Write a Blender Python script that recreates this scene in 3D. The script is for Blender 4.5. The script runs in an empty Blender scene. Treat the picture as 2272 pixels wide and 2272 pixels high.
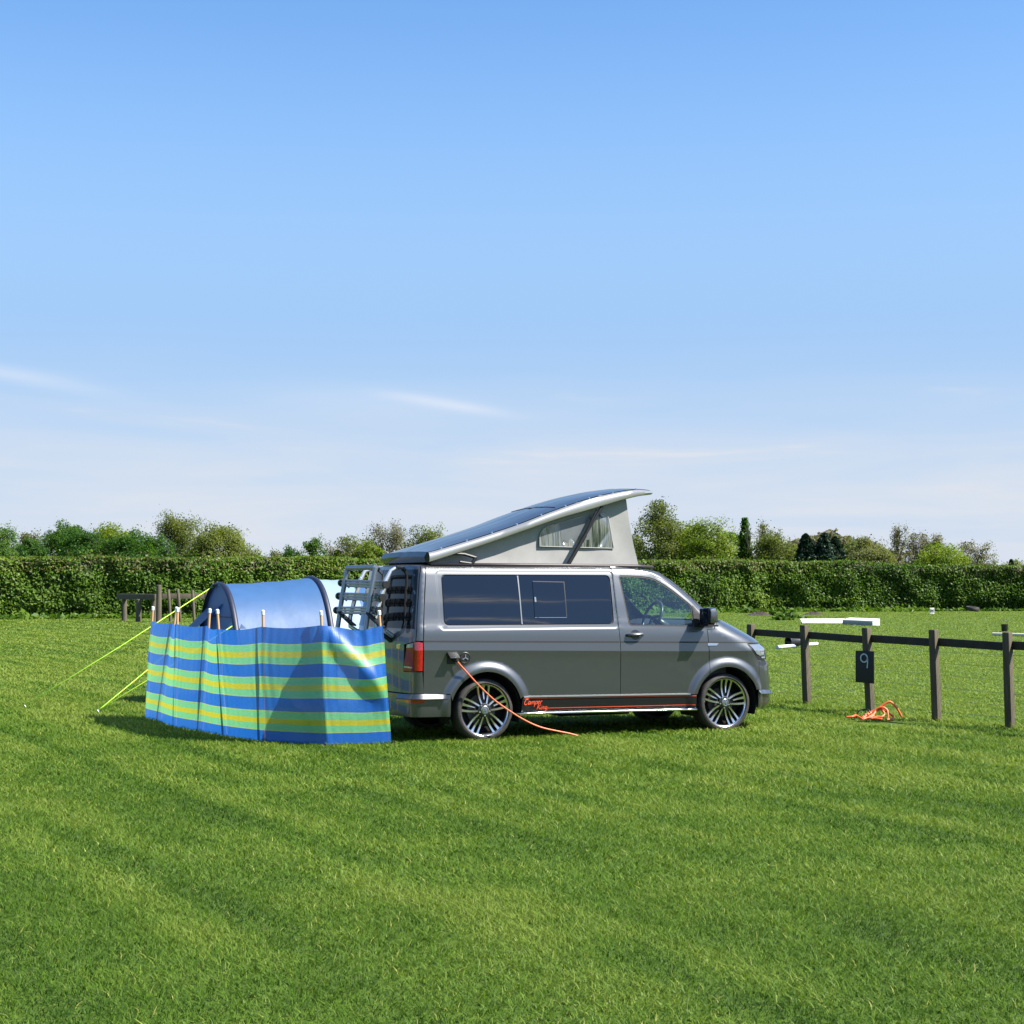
import bpy, bmesh, math, random
import numpy as np
from mathutils import Vector, Matrix
from mathutils.geometry import delaunay_2d_cdt

# ------------------------------------------------------------------ camera, sky, sun, exposure
scene = bpy.context.scene
COL = scene.collection
cam_d = bpy.data.cameras.new("camera"); cam = bpy.data.objects.new("camera", cam_d); COL.objects.link(cam)
cam.location = (0, 0, 1.65); cam.rotation_euler = (math.radians(90 + 2.608), 0, 0)
cam_d.sensor_width = 36; cam_d.lens = 57.04; cam_d.clip_start = .1; cam_d.clip_end = 3000
scene.camera = cam
SUN_EL, SUN_AZ = math.radians(48), math.radians(106)          # azimuth clockwise from +Y
sun_dir = Vector((math.sin(SUN_AZ)*math.cos(SUN_EL), math.cos(SUN_AZ)*math.cos(SUN_EL), math.sin(SUN_EL)))
sl = bpy.data.lights.new("sun", 'SUN'); sl.energy = 5.0; sl.angle = math.radians(.53); sl.color = (1, .95, .86)
so = bpy.data.objects.new("sun", sl); COL.objects.link(so); so.rotation_euler = sun_dir.to_track_quat('Z', 'Y').to_euler()
so.location = (20, -10, 30)
world = bpy.data.worlds.new("World"); scene.world = world; world.use_nodes = True
wt = world.node_tree; wt.nodes.clear()
def wn(t, **k):
    n = wt.nodes.new(t)
    for a, b in k.items(): setattr(n, a, b)
    return n
sky = wn('ShaderNodeTexSky', sky_type='NISHITA', sun_disc=False, sun_elevation=SUN_EL, sun_rotation=SUN_AZ, altitude=0, air_density=1.0, dust_density=.4, ozone_density=2.2)
bg = wn('ShaderNodeBackground'); bg.inputs['Strength'].default_value = .092
tc = wn('ShaderNodeTexCoord')
sep = wn('ShaderNodeSeparateXYZ'); wt.links.new(tc.outputs['Generated'], sep.inputs[0])
def wmath(op, a, b=None, c=None):
    n = wn('ShaderNodeMath', operation=op)
    for i, v in enumerate((a, b, c)):
        if v is None: continue
        if hasattr(v, 'is_output'): wt.links.new(v, n.inputs[i])
        else: n.inputs[i].default_value = v
    return n.outputs[0]
# real thin cloud: a veil low over the horizon and a few streaks higher up
mp = wn('ShaderNodeMapping'); mp.inputs['Scale'].default_value = (3.2, 3.2, 26); mp.inputs['Rotation'].default_value = (0, math.radians(7), 0)
wt.links.new(tc.outputs['Generated'], mp.inputs[0])
n1 = wn('ShaderNodeTexNoise'); n1.inputs['Scale'].default_value = 1.6; n1.inputs['Detail'].default_value = 6; n1.inputs['Roughness'].default_value = .55
n1.inputs['Distortion'].default_value = .4
wt.links.new(mp.outputs[0], n1.inputs['Vector'])
mr = wn('ShaderNodeMapRange', interpolation_type='SMOOTHSTEP'); wt.links.new(sep.outputs[2], mr.inputs[0])
mr.inputs[1].default_value = .165; mr.inputs[2].default_value = .02; mr.inputs[3].default_value = 0; mr.inputs[4].default_value = 1.
veil = wmath('MULTIPLY', mr.outputs[0], wmath('ADD', wmath('MULTIPLY', n1.outputs[0], 1.6), .12))
st = wn('ShaderNodeMapRange', interpolation_type='SMOOTHSTEP'); wt.links.new(n1.outputs[0], st.inputs[0])
st.inputs[1].default_value = .60; st.inputs[2].default_value = .78; st.inputs[3].default_value = 0; st.inputs[4].default_value = .55
hi = wn('ShaderNodeMapRange', interpolation_type='SMOOTHSTEP'); wt.links.new(sep.outputs[2], hi.inputs[0])
hi.inputs[1].default_value = .155; hi.inputs[2].default_value = .10; hi.inputs[3].default_value = 0; hi.inputs[4].default_value = 1
fac = wmath('MINIMUM', wmath('ADD', veil, wmath('MULTIPLY', st.outputs[0], hi.outputs[0])), 1.0)
def streak(x0, z0, x1, z1, wd, k):
    ix = wmath('DIVIDE', sep.outputs[0], wmath('MAXIMUM', sep.outputs[1], .02)); iz = wmath('DIVIDE', sep.outputs[2], wmath('MAXIMUM', sep.outputs[1], .02))
    b_ = (z1-z0)/(x1-x0); d = wmath('DIVIDE', wmath('SUBTRACT', iz, wmath('ADD', wmath('MULTIPLY', ix, b_), z0-b_*x0)), wd)
    g = wmath('POWER', 2.718, wmath('MULTIPLY', wmath('MULTIPLY', d, d), -1.))
    u = wmath('DIVIDE', wmath('SUBTRACT', ix, (x0+x1)/2), (x1-x0)/2); g2 = wmath('POWER', 2.718, wmath('MULTIPLY', wmath('POWER', wmath('ABSOLUTE', u), 2.5), -1.))
    return wmath('MULTIPLY', wmath('MULTIPLY', g, g2), wmath('MULTIPLY', wmath('ADD', n1.outputs[0], .25), k))
def streak2(fx, fy, x0, z0, x1, z1, wd, k):              # thin cloud in the sky behind the camera
    f_ = wmath('MAXIMUM', wmath('ADD', wmath('MULTIPLY', sep.outputs[0], fx), wmath('MULTIPLY', sep.outputs[1], fy)), .05)
    ix = wmath('DIVIDE', wmath('ADD', wmath('MULTIPLY', sep.outputs[0], -fy), wmath('MULTIPLY', sep.outputs[1], fx)), f_); iz = wmath('DIVIDE', sep.outputs[2], f_)
    b_ = (z1-z0)/(x1-x0); d = wmath('DIVIDE', wmath('SUBTRACT', iz, wmath('ADD', wmath('MULTIPLY', ix, b_), z0-b_*x0)), wd)
    g = wmath('POWER', 2.718, wmath('MULTIPLY', wmath('MULTIPLY', d, d), -1.))
    u = wmath('DIVIDE', wmath('SUBTRACT', ix, (x0+x1)/2), (x1-x0)/2); g2 = wmath('POWER', 2.718, wmath('MULTIPLY', wmath('MULTIPLY', u, u), -1.))
    return wmath('MULTIPLY', wmath('MULTIPLY', g, g2), wmath('MULTIPLY', wmath('POWER', n3.outputs[0], 2.), k))
n3 = wn('ShaderNodeTexNoise'); n3.inputs['Scale'].default_value = 1; n3.inputs['Detail'].default_value = 5; n3.inputs['Distortion'].default_value = .6
mp3 = wn('ShaderNodeMapping'); mp3.inputs['Scale'].default_value = (55, 55, 150); wt.links.new(tc.outputs['Generated'], mp3.inputs[0]); wt.links.new(mp3.outputs[0], n3.inputs['Vector'])
sb = wmath('ADD', streak2(.757, -.653, -.05, .425, .02, .405, .022, 3.6), streak2(.757, -.653, -.012, .405, .09, .392, .007, 2.2))
sf = 0.
for a_ in ((-.36, .140, -.245, .1185, .0050, .42), (-.078, .1185, -.004, .1065, .0034, .50), (-.16, .118, -.02, .110, .010, .16)):
    sf = wmath('MINIMUM', wmath('ADD', sf, streak(*a_)), 1.0)
mixc = wn('ShaderNodeMix', data_type='RGBA'); wt.links.new(fac, mixc.inputs[0])
mixc.inputs[7].default_value = (3.25, 3.46, 3.84, 1)
hs = wn('ShaderNodeHueSaturation'); hs.inputs['Saturation'].default_value = 1.22; hs.inputs['Hue'].default_value = .503
wt.links.new(sky.outputs[0], hs.inputs['Color'])
hz = wn('ShaderNodeMapRange', interpolation_type='SMOOTHSTEP'); wt.links.new(sep.outputs[2], hz.inputs[0]); hz.inputs[1].default_value = .37; hz.inputs[2].default_value = .13; hz.inputs[3].default_value = 0; hz.inputs[4].default_value = .88
mixh = wn('ShaderNodeMix', data_type='RGBA'); wt.links.new(hz.outputs[0], mixh.inputs[0]); wt.links.new(hs.outputs[0], mixh.inputs[6]); mixh.inputs[7].default_value = (1.62, 2.54, 3.96, 1)   # summer haze
wt.links.new(mixh.outputs[2], mixc.inputs[6])
mix2 = wn('ShaderNodeMix', data_type='RGBA'); wt.links.new(sf, mix2.inputs[0]); wt.links.new(mixc.outputs[2], mix2.inputs[6]); mix2.inputs[7].default_value = (3.9, 4.05, 4.35, 1)
mix3 = wn('ShaderNodeMix', data_type='RGBA'); wt.links.new(wmath('MINIMUM', sb, 1.), mix3.inputs[0]); wt.links.new(mix2.outputs[2], mix3.inputs[6]); mix3.inputs[7].default_value = (11, 10.6, 10, 1)
wt.links.new(mix3.outputs[2], bg.inputs[0])
wo = wn('ShaderNodeOutputWorld'); wt.links.new(bg.outputs[0], wo.inputs[0])
scene.view_settings.view_transform = 'Standard'; scene.view_settings.look = 'None'
scene.view_settings.exposure = 1.28; scene.view_settings.gamma = 1
scene.cycles.use_denoising = True
scene.cycles.max_bounces = 8; scene.cycles.transparent_max_bounces = 12
scene.cycles.sample_clamp_indirect = 6

# ------------------------------------------------------------------ helpers
RNG = np.random.default_rng(7)
random.seed(7)
F_, TH_, H_ = 3600., math.radians(2.608), 1.65
def at(px, py, Y):
    a = (px-1136)/F_; b = (1136-py)/F_
    r = (a, math.cos(TH_)-b*math.sin(TH_), math.sin(TH_)+b*math.cos(TH_)); t = Y/r[1]
    return np.array([r[0]*t, Y, H_+r[2]*t])

def mat(name, base, rough=.6, metal=0., noise=0., nscale=8., col2=None, bump=0., bscale=60., spec=.5, coat=0., trans=0., alpha=1., stretch=None, coatr=.03):
    m = bpy.data.materials.new(name); m.use_nodes = True
    t = m.node_tree; p = t.nodes['Principled BSDF']
    p.inputs['Base Color'].default_value = (*base, 1); p.inputs['Roughness'].default_value = rough
    p.inputs['Metallic'].default_value = metal; p.inputs['Specular IOR Level'].default_value = spec
    p.inputs['Coat Weight'].default_value = coat; p.inputs['Coat Roughness'].default_value = coatr
    p.inputs['Transmission Weight'].default_value = trans; p.inputs['Alpha'].default_value = alpha
    co = t.nodes.new('ShaderNodeTexCoord'); vec = co.outputs['Object']
    if stretch:
        mpn = t.nodes.new('ShaderNodeMapping'); mpn.inputs['Scale'].default_value = stretch
        t.links.new(vec, mpn.inputs[0]); vec = mpn.outputs[0]
    if noise or col2:
        n = t.nodes.new('ShaderNodeTexNoise'); n.inputs['Scale'].default_value = nscale; n.inputs['Detail'].default_value = 5
        t.links.new(vec, n.inputs['Vector'])
        r = t.nodes.new('ShaderNodeMapRange'); r.inputs[1].default_value = .3; r.inputs[2].default_value = .7
        t.links.new(n.outputs[0], r.inputs[0])
        mx = t.nodes.new('ShaderNodeMix'); mx.data_type = 'RGBA'
        c2 = col2 if col2 else tuple(c*(1-noise) for c in base)
        mx.inputs[6].default_value = (*base, 1); mx.inputs[7].default_value = (*c2, 1)
        t.links.new(r.outputs[0], mx.inputs[0]); t.links.new(mx.outputs[2], p.inputs['Base Color'])
    if bump:
        n2 = t.nodes.new('ShaderNodeTexNoise'); n2.inputs['Scale'].default_value = bscale; n2.inputs['Detail'].default_value = 4
        t.links.new(vec, n2.inputs['Vector'])
        b = t.nodes.new('ShaderNodeBump'); b.inputs['Strength'].default_value = bump; b.inputs['Distance'].default_value = .01
        t.links.new(n2.outputs[0], b.inputs['Height']); t.links.new(b.outputs[0], p.inputs['Normal'])
    return m

def leafmat(name, cols, transl=.35, rough=.55, spec=.22):
    """cols: list of (pos, rgb) along a per-face random value stored in the attribute 'tone'"""
    m = bpy.data.materials.new(name); m.use_nodes = True; t = m.node_tree; t.nodes.clear()
    at_ = t.nodes.new('ShaderNodeAttribute'); at_.attribute_name = 'tone'
    cr = t.nodes.new('ShaderNodeValToRGB'); e = cr.color_ramp.elements
    e[0].position, e[0].color = cols[0][0], (*cols[0][1], 1); e[1].position, e[1].color = cols[-1][0], (*cols[-1][1], 1)
    for p_, c in cols[1:-1]:
        x = e.new(p_); x.color = (*c, 1)
    t.links.new(at_.outputs['Fac'], cr.inputs[0])
    pr = t.nodes.new('ShaderNodeBsdfPrincipled'); pr.inputs['Roughness'].default_value = rough; pr.inputs['Specular IOR Level'].default_value = spec
    tr = t.nodes.new('ShaderNodeBsdfTranslucent'); mx = t.nodes.new('ShaderNodeMixShader'); mx.inputs[0].default_value = transl
    g = t.nodes.new('ShaderNodeMix'); g.data_type = 'RGBA'; g.blend_type = 'MULTIPLY'; g.inputs[0].default_value = 1; g.inputs[7].default_value = (1.5, 1.5, .6, 1)
    t.links.new(cr.outputs[0], pr.inputs['Base Color']); t.links.new(cr.outputs[0], g.inputs[6]); t.links.new(g.outputs[2], tr.inputs[0])
    t.links.new(pr.outputs[0], mx.inputs[1]); t.links.new(tr.outputs[0], mx.inputs[2])
    o = t.nodes.new('ShaderNodeOutputMaterial'); t.links.new(mx.outputs[0], o.inputs[0])
    return m

def link(name, me, material, parent=None, smooth=True):
    o = bpy.data.objects.new(name, me); COL.objects.link(o)
    for m in (material if isinstance(material, (list, tuple)) else [material]): me.materials.append(m)
    if smooth: me.polygons.foreach_set('use_smooth', [True]*len(me.polygons))
    if parent is not None: o.parent = parent
    return o
def tag(o, label=None, cat=None, group=None, kind=None):
    if label: o['label'] = label
    if cat: o['category'] = cat
    if group: o['group'] = group
    if kind: o['kind'] = kind
    return o
def empty(name, loc=(0, 0, 0), rz=0., **k):
    o = bpy.data.objects.new(name, None); COL.objects.link(o); o.location = loc; o.rotation_euler = (0, 0, rz); o.empty_display_size = .3
    return tag(o, **k)

class MB:
    """collects faces, links them as one mesh"""
    def __init__(s): s.v = []; s.f = []
    def add(s, v, f):
        n = len(s.v); s.v += [tuple(map(float, p)) for p in v]; s.f += [tuple(i+n for i in q) for q in f]; return s
    def box(s, c, d, rot=None, taper=1.):
        c = np.array(c, float); x, y, z = np.array(d, float)/2
        v = [(-x, -y, -z), (x, -y, -z), (x, y, -z), (-x, y, -z), (-x*taper, -y*taper, z), (x*taper, -y*taper, z), (x*taper, y*taper, z), (-x*taper, y*taper, z)]
        if rot is not None: v = [rot @ Vector(p) for p in v]
        return s.add([c + np.array(p) for p in v], [(0, 3, 2, 1), (4, 5, 6, 7), (0, 1, 5, 4), (1, 2, 6, 5), (2, 3, 7, 6), (3, 0, 4, 7)])
    def tube(s, pts, r, n=8, cap=True, flat=1., close=False):
        pts = [np.array(p, float) for p in pts]; m = len(pts)
        rs = r if isinstance(r, (list, tuple, np.ndarray)) else [r]*m
        ref = None; v = []; f = []
        for i, p in enumerate(pts):
            if close: d = pts[(i+1) % m]-pts[i-1]
            else: d = pts[min(i+1, m-1)]-pts[max(i-1, 0)]
            d = d/(np.linalg.norm(d)+1e-12)
            if ref is None: ref = np.array([0, 0, 1.]) if abs(d[2]) < .9 else np.array([1., 0, 0])
            a = np.cross(d, ref); a /= np.linalg.norm(a)+1e-12; b = np.cross(a, d); ref = b
            for k in range(n):
                t = 2*math.pi*k/n
                v.append(p + a*rs[i]*math.cos(t) + b*rs[i]*flat*math.sin(t))
        for i in range(m if close else m-1):
            j = (i+1) % m
            for k in range(n):
                q = (k+1) % n
                f.append((i*n+k, i*n+q, j*n+q, j*n+k))
        if cap and not close: f += [tuple(range(n))[::-1], tuple((m-1)*n+k for k in range(n))]
        return s.add(v, f)
    def lathe(s, prof, c=(0, 0, 0), axis='Y', n=48):
        """prof: list of (radius, position along the axis)"""
        v = []; f = []; c = np.array(c, float); m = len(prof)
        for r, h in prof:
            for k in range(n):
                t = 2*math.pi*k/n; a, b = r*math.cos(t), r*math.sin(t)
                v.append(c + np.array({'Y': (a, h, b), 'Z': (a, b, h), 'X': (h, a, b)}[axis]))
        for i in range(m-1):
            for k in range(n):
                q = (k+1) % n
                f.append((i*n+k, i*n+q, (i+1)*n+q, (i+1)*n+k))
        return s.add(v, f)
    def prism(s, poly, d, org=(0, 0, 0), ax=(1, 0, 0), ay=(0, 0, 1), az=(0, 1, 0)):
        """flat outline given thickness d along az"""
        org, ax, ay, az = (np.array(q, float) for q in (org, ax, ay, az)); n = len(poly)
        v = [org+ax*x+ay*y for x, y in poly] + [org+ax*x+ay*y+az*d for x, y in poly]
        return s.add(v, [tuple(range(n)), tuple(range(2*n-1, n-1, -1))] + [(i, i+n, (i+1) % n+n, (i+1) % n) for i in range(n)])
    def build(s, name, material, parent=None, smooth=False, bevel=0., loc=(0, 0, 0), recalc=True, segs=2):
        me = bpy.data.meshes.new(name); L = np.array(loc, float)
        me.from_pydata([tuple(np.array(p)-L) for p in s.v], [], s.f); me.update()
        if recalc or bevel:
            b = bmesh.new(); b.from_mesh(me)
            if recalc: bmesh.ops.recalc_face_normals(b, faces=b.faces)
            if bevel:
                es = [e for e in b.edges if len(e.link_faces) == 2 and e.calc_face_angle() > .6]
                bmesh.ops.bevel(b, geom=es, offset=bevel, segments=segs, affect='EDGES', profile=.6)
            b.to_mesh(me); b.free()
        o = link(name, me, material, parent, smooth)
        if smooth == 'auto' or bevel:
            me.polygons.foreach_set('use_smooth', [True]*len(me.polygons))
            me.set_sharp_from_angle(angle=math.radians(38))
        if parent is None: o.location = loc
        return o

def bigmesh(name, verts, faces, material, tone=None, parent=None, smooth=False, normals=None):
    """fast path: verts (n,3), faces (m,k) all the same size"""
    verts = np.ascontiguousarray(verts, dtype=np.float32); faces = np.ascontiguousarray(faces, dtype=np.int32)
    me = bpy.data.meshes.new(name); k = faces.shape[1]; m = len(faces)
    me.vertices.add(len(verts)); me.vertices.foreach_set('co', verts.ravel())
    me.loops.add(m*k); me.loops.foreach_set('vertex_index', faces.ravel())
    me.polygons.add(m); me.polygons.foreach_set('loop_start', np.arange(0, m*k, k, dtype=np.int32))
    me.update(calc_edges=True)
    if tone is not None:
        a = me.attributes.new('tone', 'FLOAT', 'FACE'); a.data.foreach_set('value', np.asarray(tone, dtype=np.float32))
    me.validate()
    o = link(name, me, material, parent, smooth)
    return o

# value noise for placing things
_g = np.random.default_rng(3).random((64, 64, 64)).astype(np.float32)
def vnoise(p):
    p = np.asarray(p, float); i = np.floor(p).astype(int); f = p-i; f = f*f*(3-2*f); r = 0
    for a in (0, 1):
        for b in (0, 1):
            for c in (0, 1):
                wgt = (f[..., 0] if a else 1-f[..., 0])*(f[..., 1] if b else 1-f[..., 1])*(f[..., 2] if c else 1-f[..., 2])
                r = r + wgt*_g[(i[..., 0]+a) % 64, (i[..., 1]+b) % 64, (i[..., 2]+c) % 64]
    return r
def fbm(p, o=4):
    p = np.asarray(p, float); s = 0; a = .5; t = 0
    for k in range(o): s = s+a*vnoise(p*2**k+k*11.3); t += a; a *= .5
    return s/t

def cards(centers, size, normals=None, spread=1., aspect=1.6, rng=RNG):
    """leaf cards: pointed four-cornered leaves around each centre"""
    n = len(centers); d = rng.normal(size=(n, 3))
    if normals is not None: d = normals + spread*d*.6
    d /= np.linalg.norm(d, axis=1)[:, None]
    q = rng.normal(size=(n, 3)); a = np.cross(d, q); a /= np.linalg.norm(a, axis=1)[:, None]; b = np.cross(d, a)
    s = (size*(.6+.8*rng.random(n)))[:, None] if np.ndim(size) == 0 else size[:, None]
    a = a*s*.5*aspect; b = b*s*.5
    fold = d*s*.12
    v = np.stack([centers-a, centers+b*.9+fold, centers+a, centers-b*.9+fold], 1).reshape(-1, 3)
    return v, np.arange(4*n).reshape(-1, 4)
# ------------------------------------------------------------------ ground
def tint(x, y):
    """patchiness of the mown turf, 0..1: broad blotches plus slanting mower stripes, their light and dark put into the tone"""
    u = x*.87 + y*.49; v = x*.49 - y*.87
    e = fbm(np.stack([u*3.2, v*.35, 0*u+13], -1), 2)
    a = fbm(np.stack([u*.9, v*.22, 0*u+3], -1), 3); b = fbm(np.stack([x*.35, y*.35, 0*u], -1), 3)
    st = np.sin(u*2*math.pi/1.28 + 1.5*fbm(np.stack([u*.2, v*.15, 0*u+9], -1), 2))*.5+.5  # striping of the leaning blades painted as tone
    ln = np.exp(-((((u+.22*fbm(np.stack([u*.3, v*.25, 0*u+21], -1), 2)*2)/1.22) % 1-.5)/.13)**2)*np.clip(fbm(np.stack([u*.5, v*.4, 0*u+17], -1), 2)*2.6-.7, 0, 1)
    c = fbm(np.stack([x*2.2, y*2.2, 0*u+5], -1), 3)
    return np.clip(.07*a+.08*b+.10*st+.34*c+.24*e+.15-.27*ln, 0, 1)

gm = bpy.data.materials.new('turf_soil'); gm.use_nodes = True
t = gm.node_tree; pb = t.nodes['Principled BSDF']; pb.inputs['Roughness'].default_value = .95; pb.inputs['Specular IOR Level'].default_value = .1
co = t.nodes.new('ShaderNodeTexCoord')
def gnoise(scale, det, stretch=None, rot=0):
    n = t.nodes.new('ShaderNodeTexNoise'); n.inputs['Scale'].default_value = scale; n.inputs['Detail'].default_value = det
    if stretch:
        m_ = t.nodes.new('ShaderNodeMapping'); m_.inputs['Scale'].default_value = stretch; m_.inputs['Rotation'].default_value = (0, 0, rot)
        m_.vector_type = 'TEXTURE' if False else 'POINT'
        t.links.new(co.outputs['Object'], m_.inputs[0]); t.links.new(m_.outputs[0], n.inputs[0])
    else: t.links.new(co.outputs['Object'], n.inputs[0])
    return n.outputs[0]
def gramp(src, a, b, c0, c1):
    r = t.nodes.new('ShaderNodeValToRGB'); r.color_ramp.elements[0].position = a; r.color_ramp.elements[1].position = b
    r.color_ramp.elements[0].color = (*c0, 1); r.color_ramp.elements[1].color = (*c1, 1); t.links.new(src, r.inputs[0]); return r.outputs[0]
def gmix(f, a, b, mode='MIX'):
    m_ = t.nodes.new('ShaderNodeMix'); m_.data_type = 'RGBA'; m_.blend_type = mode
    for k, v in ((0, f), (6, a), (7, b)):
        if hasattr(v, 'is_output'): t.links.new(v, m_.inputs[k])
        else: m_.inputs[k].default_value = v
    return m_.outputs[2]
c_a = gramp(gnoise(.35, 4), .35, .65, (0.052, 0.096, 0.012), (0.076, 0.120, 0.018))
c_b = gramp(gnoise(1.0, 4, (.9, .16, 1), math.radians(29.4)), .35, .65, (0.040, 0.081, 0.010), (0.084, 0.124, 0.021))
c_c = gramp(gnoise(9, 5), .3, .7, (0.042, 0.084, 0.010), (0.080, 0.121, 0.021))
colr = gmix(.5, gmix(.5, c_a, c_b), c_c)
t.links.new(colr, pb.inputs['Base Color'])
bn = t.nodes.new('ShaderNodeBump'); bn.inputs['Strength'].default_value = .9; bn.inputs['Distance'].default_value = .05
nn = t.nodes.new('ShaderNodeTexNoise'); nn.inputs['Scale'].default_value = 14; nn.inputs['Detail'].default_value = 6; t.links.new(co.outputs['Object'], nn.inputs[0])
t.links.new(nn.outputs[0], bn.inputs['Height']); t.links.new(bn.outputs[0], pb.inputs['Normal'])
me = bpy.data.meshes.new('ground'); G = 1200
me.from_pydata([(-G, -G, 0), (G, -G, 0), (G, G, 0), (-G, G, 0)], [], [(0, 1, 2, 3)])
tag(link('ground', me, gm, smooth=False), kind='structure')

# mown grass: every blade is a bent, tapering strip
def blades(x, y, h, wd, lean, rng, tone):
    n = len(x); ang = rng.random(n)*2*math.pi
    ld = ang + rng.normal(size=n)*.5
    cx, cy = np.cos(ang+math.pi/2), np.sin(ang+math.pi/2)
    lx, ly = np.cos(ld)*lean*h, np.sin(ld)*lean*h
    # combed by the mower
    u = x*.87+y*.49; sgn = np.where(np.sin(u*2*math.pi/2.56) > 0, 1., -1.)
    lx += .49*sgn*h*.16; ly += -.87*sgn*h*.16
    z0 = np.zeros(n)-.004
    def pt(f, k): return np.stack([x+lx*f*f, y+ly*f*f, z0+h*f*(1-.22*f*lean)], 1), np.stack([cx, cy, 0*x], 1)*(wd*k/2)[:, None]
    p0, w0 = pt(0, 1.); p1, w1 = pt(.55, .85); p2, w2 = pt(1., .18)
    v = np.stack([p0-w0, p0+w0, p1+w1, p1-w1, p2+w2, p2-w2], 1).reshape(-1, 3)
    b = np.arange(n)[:, None]*6
    f = np.concatenate([b+np.array([[0, 1, 2, 3]]), b+np.array([[3, 2, 4, 5]])], 1).reshape(-1, 4)
    return v, f, np.repeat(tone, 2)
rg = np.random.default_rng(11)
VV, FF, TT, nv = [], [], [], 0
for (y0, y1, dens, hh, ww, half) in ((5.2, 9, 7000, .038, .0042, .40), (9, 13, 4000, .040, .0055, .38), (13, 18, 2400, .046, .0075, .38), (18, 25, 1150, .055, .011, .37), (25, 38, 480, .048, .016, .36), (38, 60, 170, .048, .026, .36), (60, 106, 55, .052, .045, .36)):
    far = y0 >= 18; 
    mg = 1.6 if y0 < 18 else 3.0 if y0 < 38 else 7.0
    n = int(dens*(half*(y1*y1-y0*y0)+2*mg*(y1-y0)))
    q_ = mg/half; y = np.sqrt((y0+q_)**2+rg.random(n)*((y1+q_)**2-(y0+q_)**2))-q_; x = (rg.random(n)*2-1)*(half*y+mg)
    tn = tint(x, y)
    fx = 4.1+(22.6-y)*.4215; tn = np.where(x > fx+.1, tn*.45+.30, tn)                                          # the paddock fence line
    pad = x > fx+.1
    keep = (rg.random(n) < np.where(pad, .8, 1.)*(.55+.9*tn)) 
    x, y, tn, pad = x[keep], y[keep], tn[keep], pad[keep]; n = len(x)
    near_coil = np.exp(-((x-4.5)**2/.55**2+(y-19.6)**2/.45**2))
    near_f = np.exp(-((x-(4.1+(22.6-y)*.4215))/.16)**2)*(y > 15)*(y < 30)
    h = hh*(.5+.75*rg.random(n))*(.75+.5*tn)*(1+.9*near_f*rg.random(n))*(1-.85*near_coil)*np.where(pad, .68, 1.)
    w_ = ww*(.6+.8*rg.random(n))
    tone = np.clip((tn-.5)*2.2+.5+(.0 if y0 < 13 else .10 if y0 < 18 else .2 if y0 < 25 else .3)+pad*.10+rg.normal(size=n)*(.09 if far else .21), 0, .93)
    dry = rg.random(n) < (.003 if far else .012); tone[dry] = .97+.03*rg.random(dry.sum())
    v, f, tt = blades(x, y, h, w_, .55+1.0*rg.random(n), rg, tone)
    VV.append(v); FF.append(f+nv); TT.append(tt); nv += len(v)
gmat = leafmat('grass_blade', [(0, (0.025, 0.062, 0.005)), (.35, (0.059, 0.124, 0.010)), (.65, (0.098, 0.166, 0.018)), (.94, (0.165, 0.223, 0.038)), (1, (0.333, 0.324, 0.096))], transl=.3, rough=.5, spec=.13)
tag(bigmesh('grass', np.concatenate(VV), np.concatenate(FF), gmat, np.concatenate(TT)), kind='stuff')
del VV, FF, TT

# ------------------------------------------------------------------ hedge
HL = [(-48, 78), (-25.6, 81), (-18, 83.5), (-6, 90.5), (6, 98.5), (17, 104.2), (28, 106.2), (42, 106.8), (64, 107)]
HH = [3.1, 3.12, 3.12, 3.18, 3.24, 3.24, 3.0, 2.85, 2.8]
hedge_line = np.array(HL, float); seg = np.linalg.norm(np.diff(hedge_line, axis=0), axis=1); hedge_cum = np.r_[0, np.cumsum(seg)]
def hpos(s):
    x = np.interp(s, hedge_cum, hedge_line[:, 0]); y = np.interp(s, hedge_cum, hedge_line[:, 1])
    x2 = np.interp(s+.5, hedge_cum, hedge_line[:, 0]); y2 = np.interp(s+.5, hedge_cum, hedge_line[:, 1])
    d = np.stack([x2-x, y2-y], 1); d /= np.linalg.norm(d, axis=1)[:, None]+1e-9
    return x, y, d[:, 1], -d[:, 0]                                   # outward normal = towards the camera
rh = np.random.default_rng(5)
def hedge_depth(s, z):
    return .95*fbm(np.stack([s*.75, z*.9, 0*s], -1), 4)-.5 - .35*np.clip((.7-z)/.7, 0, 1)*fbm(np.stack([s*.4, z*0, 0*s+8], -1), 2)
S_, Z_ = np.meshgrid(np.arange(0, hedge_cum[-1], .25), np.linspace(0, 1, 14), indexing='ij')
ss = S_.ravel(); hx, hy, hnx, hny = hpos(ss); Hs = np.interp(ss, hedge_cum, HH)+.36*(fbm(np.stack([ss*.55, 0*ss, 0*ss+1], -1), 4)-.5)
zz = Z_.ravel()*Hs*.96; dd = hedge_depth(ss, zz)-.22
core = np.stack([hx+hnx*dd, hy+hny*dd, zz], 1); ns, nz = S_.shape
top = np.stack([hx-hnx*1.4, hy-hny*1.4, Hs*.95], 1)[nz-1::nz]
idx = np.arange(ns*nz).reshape(ns, nz)
cf = [(idx[i, j], idx[i+1, j], idx[i+1, j+1], idx[i, j+1]) for i in range(ns-1) for j in range(nz-1)]
tb = ns*nz
cf += [(idx[i, nz-1], idx[i+1, nz-1], tb+i+1, tb+i) for i in range(ns-1)]
back = top.copy(); back[:, 2] = 0
cf += [(tb+i, tb+i+1, tb+ns+i+1, tb+ns+i) for i in range(ns-1)]
core_v = np.concatenate([core, top, back])
hedge = empty('hedge', (0, 92, 0), label='long clipped green hawthorn hedge across the whole field edge', cat='hedge')
def rel(v, o): return v-np.array(o.location)
bark_dark = mat('hedge_twig', (.05, .055, .022), .9, noise=.5, nscale=3)
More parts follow.
